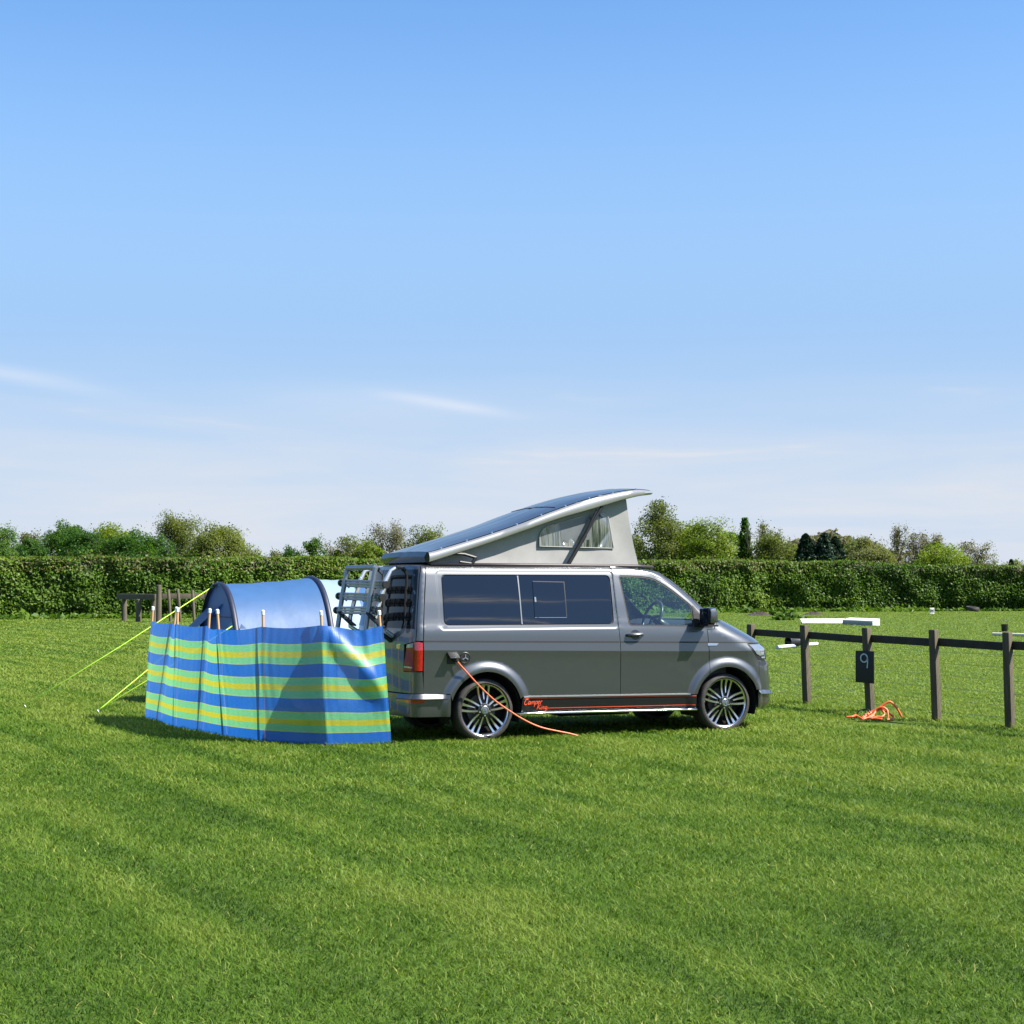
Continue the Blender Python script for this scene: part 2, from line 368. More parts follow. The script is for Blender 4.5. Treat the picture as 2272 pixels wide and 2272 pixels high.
bigmesh('twig_core', rel(core_v, hedge), cf, bark_dark, parent=hedge)
n = 215000
ss = rh.random(n)*hedge_cum[-1]; hx, hy, hnx, hny = hpos(ss); Hs = np.interp(ss, hedge_cum, HH)+.36*(fbm(np.stack([ss*.55, 0*ss, 0*ss+1], -1), 4)-.5)
zz = Hs*rh.random(n)**.92
dd = hedge_depth(ss, zz) + rh.random(n)*.30-.12
ontop = rh.random(n) < .14
zz[ontop] = Hs[ontop]-.08+.16*rh.random(ontop.sum())+.42*(rh.random(ontop.sum()) < .05)*rh.random(ontop.sum()); dd[ontop] = -rh.random(ontop.sum())*1.3+.1
cen = np.stack([hx+hnx*dd, hy+hny*dd, zz], 1)
nor = np.stack([hnx+.35, hny, .75+0*hnx], 1); nor[ontop] = (0, 0, 1)
clump = fbm(np.stack([ss*.9, zz*1.1, 0*ss+4], -1), 3)
keep = rh.random(n) < np.clip(.25+1.5*(clump-.2), 0, 1)*np.where(zz < .6, .75, 1)
cen, nor, clump, zz, Hs, ss = cen[keep], nor[keep], clump[keep], zz[keep], Hs[keep], ss[keep]
v, f = cards(cen, .108*(.6+.8*rh.random(len(cen))), nor, 1.3, 1.5, rh)
yel = fbm(np.stack([ss*.13, zz*.3, 0*ss+2], -1), 3)
tone = np.clip(.1+.45*clump+.7*(yel-.5)+rh.normal(size=len(cen))*.12 + .1, 0, .86)
trim = (zz > Hs*.78) & (rh.random(len(cen)) < .34*np.clip(fbm(np.stack([ss*.2, 0*ss, 0*ss+7], -1), 2)*2-.3, 0, 1)); tone[trim] = .93+.07*rh.random(trim.sum())
hmat = leafmat('hedge_leaf', [(0, (0.028, 0.067, 0.006)), (.4, (0.068, 0.137, 0.012)), (.85, (0.136, 0.208, 0.022)), (.92, (0.117, 0.116, 0.041)), (1, (0.165, 0.158, 0.059))], .35, .5)
bigmesh('leaves', rel(v, hedge), f, hmat, tone, hedge)

# ------------------------------------------------------------------ trees beyond the hedge
bark = mat('tree_bark', (.10, .085, .065), .9, noise=.5, nscale=2)
bark_pale = mat('pale_bark', (.20, .165, .135), .9, noise=.4, nscale=2)
LM = {
 'green': leafmat('leaf_green', [(0, (0.024, 0.068, 0.009)), (.5, (0.059, 0.131, 0.015)), (1, (0.131, 0.220, 0.028))], .45),
 'dark': leafmat('leaf_dark', [(0, (0.020, 0.057, 0.011)), (.5, (0.041, 0.109, 0.015)), (1, (0.085, 0.170, 0.024))], .45),
 'yellow': leafmat('leaf_yellow', [(0, (0.059, 0.102, 0.009)), (.5, (0.137, 0.198, 0.016)), (1, (0.248, 0.300, 0.028))], .45),
 'olive': leafmat('leaf_olive', [(0, (0.053, 0.074, 0.015)), (.5, (0.113, 0.143, 0.028)), (1, (0.196, 0.224, 0.049))], .45),
 'bud': leafmat('leaf_bud', [(0, (0.066, 0.078, 0.028)), (.5, (0.121, 0.137, 0.053)), (1, (0.183, 0.204, 0.077))], .45),
 'brown': leafmat('leaf_brown', [(0, (0.087, 0.084, 0.049)), (.5, (0.139, 0.137, 0.084)), (1, (0.197, 0.200, 0.122))], .4),
 'conifer': leafmat('needle', [(0, (0.006, 0.018, 0.010)), (.5, (0.011, 0.033, 0.018)), (1, (0.028, 0.059, 0.030))], .1),
}
def tree(px, top, wpx, D, kind, label, dens=1., shape='round', leaf=.34, base=1300, seed=0, group='trees beyond the hedge', name='tree', twig=1., pale=False):
    r = np.random.default_rng(seed+int(px)*7+top)
    x0 = (px-1136)*D/F_; Ht = 1.65+(1300-top)*D/F_; W = wpx*D/F_/2*(1.28 if dens > .75 and shape == 'round' else 1.12)
    root = empty(name, (x0, D, 0), r.random()*6, label=label, cat='tree', group=group)
    segs = []; tips = []
    def grow(p, d, ln, rad, lev):
        q = [p]; k = 3 if lev else 4; cur = p.copy(); dd_ = d.copy()
        for i in range(k):
            dd_ = dd_ + r.normal(size=3)*.13; dd_[2] += .06; dd_ /= np.linalg.norm(dd_); cur = cur+dd_*ln/k; q.append(cur.copy())
        segs.append((q, [rad*(1-.55*i/k) for i in range(k+1)]))
        if lev >= 2:
            tips.extend(q[1:]); 
        if lev >= LV: return
        nb = (9 if lev == 0 else 4) if twig >= 1 else (6 if lev == 0 else 3)
        for j in range(nb):
            f_ = (.32+.68*(j+r.random())/nb) if lev == 0 else (.3+.7*(j+.5)/nb)
            s_ = min(int(f_*k), k-1); b_ = q[s_]+(q[s_+1]-q[s_])*(f_*k-s_)
            az = r.random()*2*math.pi if lev else j*2.4+r.random()
            el = math.radians(25+35*f_ + r.normal()*10) if lev == 0 else r.normal()*.5+.35
            nd = np.array([math.cos(az)*math.cos(el), math.sin(az)*math.cos(el), math.sin(el)])
            if lev: nd = nd*.8+dd_*.6; nd /= np.linalg.norm(nd)
            grow(b_, nd, ln*(.58 if lev else .5)*(1-.25*f_ if lev == 0 else 1)*(.8+.4*r.random()), rad*.42, lev+1)
    LV = 3
    grow(np.zeros(3), np.array([0, 0, 1.]), Ht*.86, Ht*.022, 0)
    # fit the skeleton into the crown's true width and height
    allp = np.concatenate([np.array(q) for q, _ in segs]); mx = np.percentile(np.hypot(allp[:, 0], allp[:, 1]), 97); mz = allp[:, 2].max()
    sx = W/mx*.97; sz = Ht/mz*.985; sc = np.array([sx, sx, sz])
    m = MB()
    for q, rr in segs:
        if rr[0] < Ht*.0009 and kind not in ('brown', 'bud'): continue
        m.tube([p*sc for p in q], [max(a, .012) for a in rr], 5 if rr[0] > .05 else 3, cap=False)
    m.build('trunk', bark_pale if pale else bark, root, smooth=True, recalc=False)
    tips_ = np.array(tips)*sc
    if dens > 0:
        nl = int(23000*dens*max(.35, min(2.2, (W*Ht)/22)))
        nb_ = max(26, int(56*dens*max(.6, W*Ht/20)))
        if shape == 'round':      # clumps on branch tips and through the crown's volume
            c1 = tips_[r.integers(0, len(tips_), nl)] + r.normal(size=(nl, 3))*[W*.10, W*.10, Ht*.035]
            u = r.normal(size=(nb_, 3)); u /= np.linalg.norm(u, axis=1)[:, None]; rad = (.55+.45*r.random(nb_)**.5)
            cc = u*rad[:, None]*[W*.86, W*.86, Ht*.40]+[0, 0, Ht*.56]; cr = (.20+.20*r.random(nb_))*min(W, Ht*.45)
            w2 = r.integers(0, nb_, nl); uu = r.normal(size=(nl, 3)); uu /= np.linalg.norm(uu, axis=1)[:, None]
            c2 = cc[w2]+uu*[1.15, 1.15, .85]*(cr[w2]*r.random(nl)**.3)[:, None]
            part = r.random(nl) < (.90 if dens > .75 else .6 if dens > .5 else .12)
            c = np.where(part[:, None], c2, c1)
            sk = r.random(nl) < (.24 if dens > .6 else .10)
            hk = .04+.5*r.random(nl); ak = r.random(nl)*6.283; rk = W*(.55+.55*hk)*np.sqrt(.25+.75*r.random(nl))*(.8+.4*fbm(np.stack([np.cos(ak)*2+4, np.sin(ak)*2+4, hk*6], -1), 2))
            c = np.where(sk[:, None], np.stack([np.cos(ak)*rk, np.sin(ak)*rk, hk*Ht], 1), c)
        elif shape == 'column':
            h = r.random(nl)**.9; rr_ = W*1.0*(1-.7*h**3)*(.1+1.5*fbm(np.stack([h*9, 0*h, r.random(nl)*2], -1), 2))*np.sqrt(r.random(nl)*.7+.3); an = r.random(nl)*6.283
            c = np.stack([np.cos(an)*rr_, np.sin(an)*rr_, Ht*(.04+.95*h)], 1)
        elif shape == 'cone':
            h = r.random(nl)**1.25; lay = (h*Ht/.55) % 1; an = r.random(nl)*6.283
            rr_ = W*1.6*(1-h)**.55*(.72-.22*lay+.55*fbm(np.stack([np.cos(an)*2+5, np.sin(an)*2+5, h*8], -1), 2)*1.3)*np.sqrt(r.random(nl)*.5+.5)
            c = np.stack([np.cos(an)*rr_, np.sin(an)*rr_, Ht*(.03+.965*h)], 1)
        c = c[c[:, 2] > .2]
        outn = c-np.array([0, 0, Ht*.45]); outn = outn/(np.linalg.norm(outn, axis=1)[:, None]+1e-9)+np.array([.35, -.1, .45]); outn /= np.linalg.norm(outn, axis=1)[:, None]+1e-9
        v_, f_ = cards(c, leaf*(.6+.8*r.random(len(c))), outn, 1.0, 1.4, r)
        tn = np.clip(.5+.9*(fbm(c*(2.2/W)+seed, 3)-.5)+r.normal(size=len(c))*.09, 0, 1)
        bigmesh('crown', v_, f_, LM[kind], tn, root)
    return root
TREES = [
 # px, top, width, distance, leaf kind, label, density, shape
 (-12, 1163, 95, 170, 'green', 'rounded green tree cut by the left edge of the photo', 1.1, 'round'),
 (52, 1174, 70, 185, 'bud', 'half bare twiggy tree between two green ones at far left', .45, 'round'),
 (70, 1190, 62, 165, 'dark', 'low dark green bushy tree in front of the twiggy one at far left', 1.2, 'round'),
 (143, 1150, 92, 180, 'green', 'tallest full green tree of the far left clump', 1.1, 'round'),
 (178, 1170, 90, 165, 'dark', 'dense mid green tree right beside the tallest of the left clump', 1.2, 'round'),
 (250, 1160, 92, 180, 'yellow', 'yellow green tree in the middle of the left tree belt', 1.1, 'round'),
 (292, 1176, 92, 165, 'dark', 'dark green bushy tree just right of the yellow green one', 1.2, 'round'),
 (345, 1182, 84, 168, 'dark', 'low dark tree under the open budding tree on the left', 1.15, 'round'),
 (428, 1139, 138, 185, 'olive', 'tall open budding tree standing highest on the left skyline', .42, 'round'),
 (492, 1168, 122, 168, 'olive', 'wide olive green tree ending the left tree belt', 1.15, 'round'),
 (566, 1222, 56, 170, 'bud', 'small sloping shrub at the right end of the left tree belt', .6, 'round'),
 (612, 1219, 62, 185, 'bud', 'small thin leafless bush left of the gap in the skyline', .4, 'round'),
 (650, 1208, 70, 190, 'dark', 'low open bush beside the small leafy tree left of the van', .5, 'round'),
 (699, 1185, 58, 175, 'green', 'small leafy tree standing alone above the hedge left of the van', .65, 'round'),
 (738, 1194, 44, 195, 'brown', 'thin bare sapling between two trees left of the pop up roof', .15, 'round'),
 (782, 1187, 78, 180, 'olive', 'olive budding bush left of the bare grey tree', .8, 'round'),
 (828, 1200, 56, 168, 'yellow', 'yellowish low bush under the bare grey tree', .9, 'round'),
 (868, 1153, 118, 190, 'brown', 'broad bare grey tree behind the rear of the pop up roof', .22, 'round'),
 (934, 1166, 92, 180, 'olive', 'olive tree partly hidden by the slope of the pop up roof', .7, 'round'),
 (1462, 1111, 112, 165, 'olive', 'tallest tree with open crown and dark trunk right of the pop up roof', .62, 'round'),
 (1512, 1168, 82, 185, 'olive', 'olive bush filling the gap behind the tallest tree', 1.0, 'round'),
 (1408, 1185, 70, 185, 'olive', 'olive bush peeping out right behind the canvas front', .9, 'round'),
 (1558, 1147, 108, 165, 'yellow', 'bright yellow green tree with uneven crown right of the tallest tree', .95, 'round'),
 (1622, 1176, 74, 170, 'green', 'dull green bushy tree left of the ivy column', 1.0, 'round'),
 (1653, 1147, 34, 166, 'dark', 'slim ivy covered column of a tree', .8, 'column'),
 (1697, 1158, 74, 182, 'bud', 'open half bare tree right of the ivy column', .5, 'round'),
 (1728, 1188, 108, 165, 'olive', 'broad dull green tree left of the dark conifers', 1.1, 'round'),
 (1788, 1184, 50, 160, 'conifer', 'leftmost of the three dark conifers', 1.5, 'cone'),
 (1829, 1182, 50, 160, 'conifer', 'middle and tallest of the three dark conifers', 1.5, 'cone'),
 (1853, 1190, 46, 163, 'conifer', 'right hand and lowest of the three dark conifers', 1.4, 'cone'),
 (1890, 1196, 46, 185, 'green', 'small green tree close behind the right hand conifer', .9, 'round'),
 (1921, 1192, 104, 175, 'bud', 'brownish budding bush right of the conifers', .9, 'round'),
 (1985, 1165, 54, 180, 'brown', 'thin bare tree rising above the brownish bushes', .3, 'round'),
 (2034, 1180, 70, 195, 'brown', 'pale brown bare tree behind the bright green round one', .55, 'round'),
 (2084, 1183, 66, 195, 'brown', 'second pale brown bare tree over the bright green round one', .5, 'round'),
 (2092, 1208, 104, 165, 'yellow', 'round bright green bushy tree near the right end of the skyline', 1.1, 'round'),
 (2150, 1200, 84, 180, 'brown', 'pinkish leafless tree ending the right tree belt', .28, 'round'),
 (2202, 1240, 66, 210, 'bud', 'low far bush beyond the right end of the tree belt', .5, 'round'),
 (2258, 1243, 70, 215, 'olive', 'low far bush cut by the right edge of the photo', .6, 'round'),
 (2243, 1241, 18, 180, 'conifer', 'tiny dark conifer just above the hedge at far right', .6, 'cone'),
]
for i, (px, tp, wd, D, kd, lb, dn, sh) in enumerate(TREES):
    tree(px, tp, wd, D, kd, lb, dn, sh, seed=i, name='conifer' if kd == 'conifer' else 'tree', pale=kd in ('brown', 'bud'), leaf=.135 if kd != 'conifer' else .16)
# the far brown wood reads as one mass
rw = np.random.default_rng(21); n = 9000
uu = rw.random(n); xw = (1745+uu*260-1136)*260/F_; prof = 1174+55*np.abs(uu-.42)**1.5*2.2+10*fbm(np.stack([uu*14, 0*uu, 0*uu], -1), 3)*2-4
zt = 1.65+(1300-prof)*260/F_; zz = zt*(.25+.75*rw.random(n)**.6)
cw = np.stack([xw, 260+rw.random(n)*12, zz], 1); v, f = cards(cw, .5, None, 1, 1.5, rw)
tn = np.clip(.5+rw.normal(size=n)*.2+.5*(fbm(np.stack([uu*20, zz*.3, 0*uu], -1), 2)-.5), 0, 1)
tag(bigmesh('far_wood', v, f, LM['brown'], tn), kind='stuff')
# ------------------------------------------------------------------ the camper van
PS_ = math.radians(24)
VAN_O = (-.65703, 18.22219, 0)
van = empty('camper_van', VAN_O, PS_, label='grey camper van with raised pop up roof parked on the lawn', cat='camper van')
VM = {}
def paint(name, base):
    m = mat(name, base, rough=.38, metal=.87, coat=1., coatr=.02, spec=.5)
    t = m.node_tree; p = t.nodes['Principled BSDF']
    co = t.nodes.new('ShaderNodeTexCoord'); n = t.nodes.new('ShaderNodeTexNoise'); n.inputs['Scale'].default_value = 900; n.inputs['Detail'].default_value = 1
    t.links.new(co.outputs['Object'], n.inputs[0]); b = t.nodes.new('ShaderNodeBump'); b.inputs['Strength'].default_value = .06; b.inputs['Distance'].default_value = .001
    t.links.new(n.outputs[0], b.inputs['Height']); t.links.new(b.outputs[0], p.inputs['Normal'])
    return m
M_paint = paint('grey_metallic_paint', (.106, .111, .116))
M_black = mat('black_plastic', (.012, .012, .013), .45, noise=.3, nscale=40)
M_rub = mat('black_rubber_seal', (.010, .010, .010), .6)
M_dark = mat('dark_underbody', (.006, .006, .006), .9)
M_glassd = mat('privacy_glass', (.004, .008, .018), .015, spec=.5)
M_glassr = mat('rear_privacy_glass', (.006, .008, .011), .02, spec=.35)
M_chrome = mat('chrome', (.78, .78, .79), .08, metal=1., noise=.06, nscale=30)
M_alu = mat('machined_alloy', (.72, .72, .72), .22, metal=1., noise=.08, nscale=60)
M_alud = mat('dark_alloy_paint', (.012, .012, .013), .4, metal=.1, coat=.3)
M_tyre = mat('tyre_rubber', (.020, .019, .018), .72, noise=.35, nscale=25, col2=(.045, .041, .036), bump=.15, bscale=90)
M_red = mat('red_lens', (.42, .008, .010), .08, spec=.8, coat=1., noise=.35, nscale=30)
M_reddk = mat('dark_red_lens', (.30, .014, .010), .16, spec=.4, coat=0., noise=.4, nscale=40)
M_lens = mat('clear_lens', (.30, .33, .36), .10, metal=.5, spec=.8, coat=1., noise=.3, nscale=30)
M_orange = mat('orange_vinyl', (.72, .085, .030), .4, noise=.1, nscale=60)
M_blk = mat('black_vinyl', (.008, .008, .009), .3, noise=.2, nscale=30)
def glass_mat(name, tint_, refl=1.):
    m = bpy.data.materials.new(name); m.use_nodes = True; t = m.node_tree; t.nodes.clear()
    tr = t.nodes.new('ShaderNodeBsdfTransparent'); tr.inputs[0].default_value = (*tint_, 1)
    gl = t.nodes.new('ShaderNodeBsdfGlossy'); gl.inputs['Roughness'].default_value = .01; gl.inputs[0].default_value = (.9, .95, 1, 1)
    fr = t.nodes.new('ShaderNodeFresnel'); 
    ge = t.nodes.new('ShaderNodeNewGeometry'); mrg = t.nodes.new('ShaderNodeMapRange'); mrg.inputs[3].default_value = 1.7; mrg.inputs[4].default_value = 1/1.5
    t.links.new(ge.outputs['Backfacing'], mrg.inputs[0]); t.links.new(mrg.outputs[0], fr.inputs[0])
    mx = t.nodes.new('ShaderNodeMixShader'); o = t.nodes.new('ShaderNodeOutputMaterial')
    t.links.new(fr.outputs[0], mx.inputs[0]); t.links.new(tr.outputs[0], mx.inputs[1]); t.links.new(gl.outputs[0], mx.inputs[2]); t.links.new(mx.outputs[0], o.inputs[0])
    return m
M_glass = glass_mat('tinted_clear_glass', (.72, .86, .88))
# ---- van body surface: a stack of rounded plan outlines, s = distance along the outline, z = height
def pchip(xs, ys):
    xs = np.array(xs, float); ys = np.array(ys, float)
    h = np.diff(xs); d = np.diff(ys) / h
    m = np.zeros_like(ys); m[0] = d[0]; m[-1] = d[-1]
    for i in range(1, len(xs) - 1):
        if d[i-1] * d[i] > 0:
            w1 = 2*h[i] + h[i-1]; w2 = h[i] + 2*h[i-1]
            m[i] = (w1 + w2) / (w1/d[i-1] + w2/d[i])
    def f(x):
        x = min(max(x, xs[0]), xs[-1])
        i = min(max(int(np.searchsorted(xs, x)) - 1, 0), len(h) - 1)
        t = (x - xs[i]) / h[i]
        return float((2*t**3-3*t*t+1)*ys[i] + (t**3-2*t*t+t)*h[i]*m[i] + (3*t*t-2*t**3)*ys[i+1] + (t**3-t*t)*h[i]*m[i+1])
    return f
ZC = .962                                       # the crease along the flank
w_lo = pchip([.18, .26, .36, .5, .7, .88, ZC], [.880, .912, .922, .930, .938, .947, .954])
w_hi = pchip([ZC, 1.05, 1.13, 1.19, 1.24, 1.5, 1.72, 1.80, 1.84, 1.865], [.954, .946, .939, .930, .915, .860, .806, .782, .757, .722])
x_seam = pchip([.2, .518, 1.071, 1.418, 1.816, 1.88], [-.705, -.712, -.719, -.685, -.634, -.62])
a_fr = pchip([.2, .9, 1.0, 1.24, 1.275, 1.9], [.55, .58, .68, .62, .36, .36])
XF = [(0.18, 3.7691), (0.243, 3.8191), (0.29, 3.8678), (0.385, 3.8723), (0.54, 3.8653), (0.71, 3.845), (0.79, 3.8192), (0.93, 3.7921), (0.974, 3.7597), (1.043, 3.667), (1.122, 3.5111), (1.208, 3.3342), (1.255, 3.2088), (1.27, 3.1065), (1.356, 2.976), (1.481, 2.8356), (1.597, 2.6962), (1.704, 2.5572), (1.786, 2.4354), (1.827, 2.3123), (1.845, 2.1688), (1.875, 1.95)]
x_fr = pchip([a for a, b in XF], [b for a, b in XF])
RC = .09; TH1 = math.radians(76.5); NE = 2.3
ARCH = [(0.0, .325), (2.98, .318)]
WIN = (-.475, 1.555, 1.228, 1.770)              # glazed band of the rear flank
def smooth(t):
    t = min(max(t, 0.), 1.); return t*t*(3-2*t)
def extra(s, z):                                # wheel-arch flares, stamped recess round the side glass
    e = 0.
    for ax, az in ARCH:
        r = math.hypot(s-ax, z-az)
        if r < .56: e += .034*smooth((.535-r)/.095)
    dx = max(WIN[0]-s, s-WIN[1]); dz = max(WIN[2]-z, z-WIN[3])
    d = math.hypot(max(dx, 0), max(dz, 0)) + min(max(dx, dz), 0)
    if z > 1.1: e -= .005*smooth((.058-d)/.028)
    return e
def half(s, z):
    zz = z + .019*min(max(s, -.7), 2.9) if z < 1.15 else z + .019*min(max(s, -.7), 2.9)*max(0, (1.25-z)/.1)
    return w_lo(zz) if zz < ZC else w_hi(zz)
def P(s, z, off=0.):
    """point of the right-hand skin in van space (x forward, y left)"""
    xc = x_seam(z) - .02
    xf = x_fr(z); a = a_fr(z); xs = xf - a
    if s < xc:
        W = half(xc, z); th = (xc - s) / RC
        if th < TH1:
            return np.array([xc - RC*math.sin(th) - off*math.sin(th), -W + RC*(1-math.cos(th)) - off*math.cos(th), z])
        x0 = xc - RC*math.sin(TH1); y0 = W - RC*(1-math.cos(TH1))
        y = -y0 + (xc - s - RC*TH1); bow = y0*math.tan(math.pi/2-TH1)/2
        return np.array([x0 - bow*(1-(y/y0)**2) - off, y, z])
    if s > xs:
        W = half(xs, z) + extra(s, z); L = .75*(a + W); t = min((s-xs)/L, 1.); ph = t*math.pi/2
        k = 2/NE
        x = xs + a*max(math.sin(ph), 0)**k; y = -W*max(math.cos(ph), 0)**k
        return np.array([x + off*math.sin(ph), y - off*math.cos(ph), z])
    return np.array([s, -(half(s, z) + extra(s, z)) - off, z])
def NRM(s, z, of=None):
    e = .002; O = of or (lambda a, b: 0.)
    d1 = P(s+e, z, O(s+e, z)) - P(s-e, z, O(s-e, z)); d2 = P(s, z+e, O(s, z+e)) - P(s, z-e, O(s, z-e))
    n = np.cross(d1, d2); l = np.linalg.norm(n)
    return n/l if l > 1e-12 else np.array([0., -1., 0.])

def inside(p, poly):
    x, y = p; c = False; n = len(poly)
    for i in range(n):
        x1, y1 = poly[i]; x2, y2 = poly[i-1]
        if (y1 > y) != (y2 > y) and x < (x2-x1)*(y-y1)/(y2-y1)+x1: c = not c
    return c
def dens_(poly, st):
    o = []; n = len(poly)
    for i in range(n):
        a = np.array(poly[i]); b = np.array(poly[(i+1) % n]); k = max(1, int(math.ceil(np.linalg.norm(b-a)/st)))
        o += [tuple(a+(b-a)*j/k) for j in range(k)]
    return o
def shrink(poly, d):
    n = len(poly); A = sum(poly[i][0]*poly[(i+1) % n][1]-poly[(i+1) % n][0]*poly[i][1] for i in range(n)); sg = 1 if A > 0 else -1
    o = []
    for i in range(n):
        p0, p1, p2 = (np.array(poly[(i+k) % n], float) for k in (-1, 0, 1))
        e1 = p1-p0; e2 = p2-p1; e1 /= np.linalg.norm(e1)+1e-9; e2 /= np.linalg.norm(e2)+1e-9
        n1 = np.array([-e1[1], e1[0]])*sg; n2 = np.array([-e2[1], e2[0]])*sg
        b = n1+n2; l = np.dot(b, b)
        o.append(tuple(p1+b*d*2/max(l, .8)))
    return o
def roundc(poly, r, k=5):
    """round the corners of an outline; r a number or a list"""
    n = len(poly); o = []
    for i in range(n):
        rr = r[i] if isinstance(r, (list, tuple)) else r
        p0, p1, p2 = (np.array(poly[(i+j) % n], float) for j in (-1, 0, 1))
        if rr <= 0: o.append(tuple(p1)); continue
        a = p0-p1; b = p2-p1; la, lb = np.linalg.norm(a), np.linalg.norm(b); rr = min(rr, la*.45, lb*.45)
        A = p1+a/la*rr; B = p1+b/lb*rr
        for j in range(k+1):
            t = j/k; o.append(tuple(A*(1-t)**2+2*p1*t*(1-t)+B*t*t))
    return o
def patch(name, outline, material, parent, holes=(), off=0., res=.05, edge=.022, lip=.014, mirror=False, fn=None, both=True):
    """a panel of the skin: outline and holes in (s, z), laid on the body surface"""
    loops = [dens_(outline, edge)] + [dens_(h, edge) for h in holes]
    xs = [p[0] for p in loops[0]]; zs = [p[1] for p in loops[0]]
    extra_p = []
    if res:
        gx = np.arange(min(xs), max(xs), res); gz = np.arange(min(zs), max(zs), res*.8)
        extra_p += [(x+(res/2 if j % 2 else 0), z) for j, z in enumerate(gz) for x in gx]
        zcr = lambda x: ZC-.019*min(max(x, -.7), 2.9)
        def dwin(p):
            dx = max(WIN[0]-p[0], p[0]-WIN[1]); dz = max(WIN[2]-p[1], p[1]-WIN[3]); return math.hypot(max(dx, 0), max(dz, 0))+min(max(dx, dz), 0)
        extra_p = [p for p in extra_p if abs(p[1]-zcr(p[0])) > .03 and p[1] < 1.785 and not .01 < dwin(p) < .078]
        for x in np.arange(min(xs)+.01, max(xs), .045):                 # keep the creases sharp, the roof edge round
            zc = zcr(x)
            extra_p += [(x, zc+q) for q in (-.022, -.010, -.003, .003, .010, .022)]+[(x, q) for q in (1.792, 1.803, 1.814, 1.825, 1.835, 1.844, 1.853)]
            if WIN[0]-.1 < x < WIN[1]+.1:
                extra_p += [(x, WIN[2]-q) for q in (.029, .036, .044, .052, .059)]+[(x, WIN[3]+q) for q in (.029, .036, .044, .052, .059)]
        for z in np.arange(1.2, 1.8, .04):
            extra_p += [(WIN[0]-q, z) for q in (.029, .036, .044, .052, .059)]+[(WIN[1]+q, z) for q in (.029, .036, .044, .052, .059)]
        for q in (.029, .036, .044, .052, .059):
            for cx, cz, a0 in ((WIN[0], WIN[2], math.pi), (WIN[1], WIN[2], 1.5*math.pi), (WIN[1], WIN[3], 0), (WIN[0], WIN[3], .5*math.pi)):
                extra_p += [(cx+q*math.cos(a0+k*math.pi/16), cz+q*math.sin(a0+k*math.pi/16)) for k in range(9)]
        for ax, az in ARCH:
            for rr in (.425, .445, .465, .485, .505, .520, .535, .55):
                extra_p += [(ax+rr*math.cos(k*math.pi/45), az+rr*math.sin(k*math.pi/45)) for k in range(46)]
    pts = [p for l in loops for p in l]; bp = np.array(pts); edges = []; b0 = 0
    for l in loops:
        edges += [(b0+i, b0+(i+1) % len(l)) for i in range(len(l))]; b0 += len(l)
    keep = []; kk = np.zeros((0, 2))
    for p in extra_p:
        if not (min(xs) < p[0] < max(xs) and min(zs) < p[1] < max(zs)): continue
        if np.min((bp[:, 0]-p[0])**2+(bp[:, 1]-p[1])**2) < (.45*edge)**2: continue
        if not inside(p, loops[0]) or any(inside(p, h) for h in loops[1:]): continue
        keep.append(p)
    vs, es, fs, *_ = delaunay_2d_cdt([Vector(p) for p in pts+keep], edges, [], 0, 1e-5)
    vs = [(v.x, v.y) for v in vs]; tri = []
    for f in fs:
        c = (sum(vs[i][0] for i in f)/3, sum(vs[i][1] for i in f)/3)
        if inside(c, loops[0]) and not any(inside(c, h) for h in loops[1:]): tri.append(tuple(f))
    Pf = fn or P
    oc = off if callable(off) else None
    co = [Pf(s, z, oc(s, z) if oc else off) for s, z in vs]; nr = [NRM(s, z, oc) if fn is None else None for s, z in vs]
    sg = -1 if mirror else 1
    if fn is None:
        # orient with the surface normal
        out = []
        for f in tri:
            a, b, c = (co[i] for i in f); g = np.cross(b-a, c-a)
            out.append(f if np.dot(g, nr[f[0]]) > 0 else f[::-1])
        tri = out
    if lip and fn is None:                                              # turned-in edge with its own vertices
        cnt = {}
        for f in tri:
            for i in range(3):
                e = (f[i], f[(i+1) % 3]); cnt.setdefault(tuple(sorted(e)), []).append(e)
        bd = [e[0] for e in cnt.values() if len(e) == 1]; outw = {}
        for a, b in bd:
            d = co[b]-co[a]; l = np.linalg.norm(d)
            if l < 1e-9: continue
            for i in (a, b): outw[i] = outw.get(i, 0)+np.cross(d/l, nr[i])
        mp_ = {}
        for i, o in outw.items():
            o = o/(np.linalg.norm(o)+1e-9); mp_[i] = len(co)
            nn1 = o*.75+nr[i]*.65; co += [co[i].copy(), co[i]-nr[i]*lip]; nr += [nn1/np.linalg.norm(nn1), o]
        for a, b in bd:
            if a in mp_ and b in mp_: tri.append((b, a, mp_[a]+1, mp_[b]+1) if False else (mp_[b], mp_[a], mp_[a]+1, mp_[b]+1))
    if mirror:
        co = [np.array([p[0], -p[1], p[2]]) for p in co]; nr = [np.array([q[0], -q[1], q[2]]) if q is not None else None for q in nr]; tri = [f[::-1] for f in tri]
    me = bpy.data.meshes.new(name); me.from_pydata([tuple(p) for p in co], [], tri); me.update()
    o = link(name, me, material, parent, True)
    if fn is None:
        me.normals_split_custom_set_from_vertices([tuple(q) for q in nr])
    return o
def arc(c, r, a0, a1, k=28): return [(c[0]+r*math.cos(a0+(a1-a0)*i/k), c[1]+r*math.sin(a0+(a1-a0)*i/k)) for i in range(k+1)]
AR = .412
def archpts(i, zlow, rev=False):
    """arc over wheel i between the two points at height zlow"""
    c = ARCH[i]; a = math.asin((zlow-c[1])/AR)
    p = arc(c, AR, math.pi-a, a); return p[::-1] if rev else p
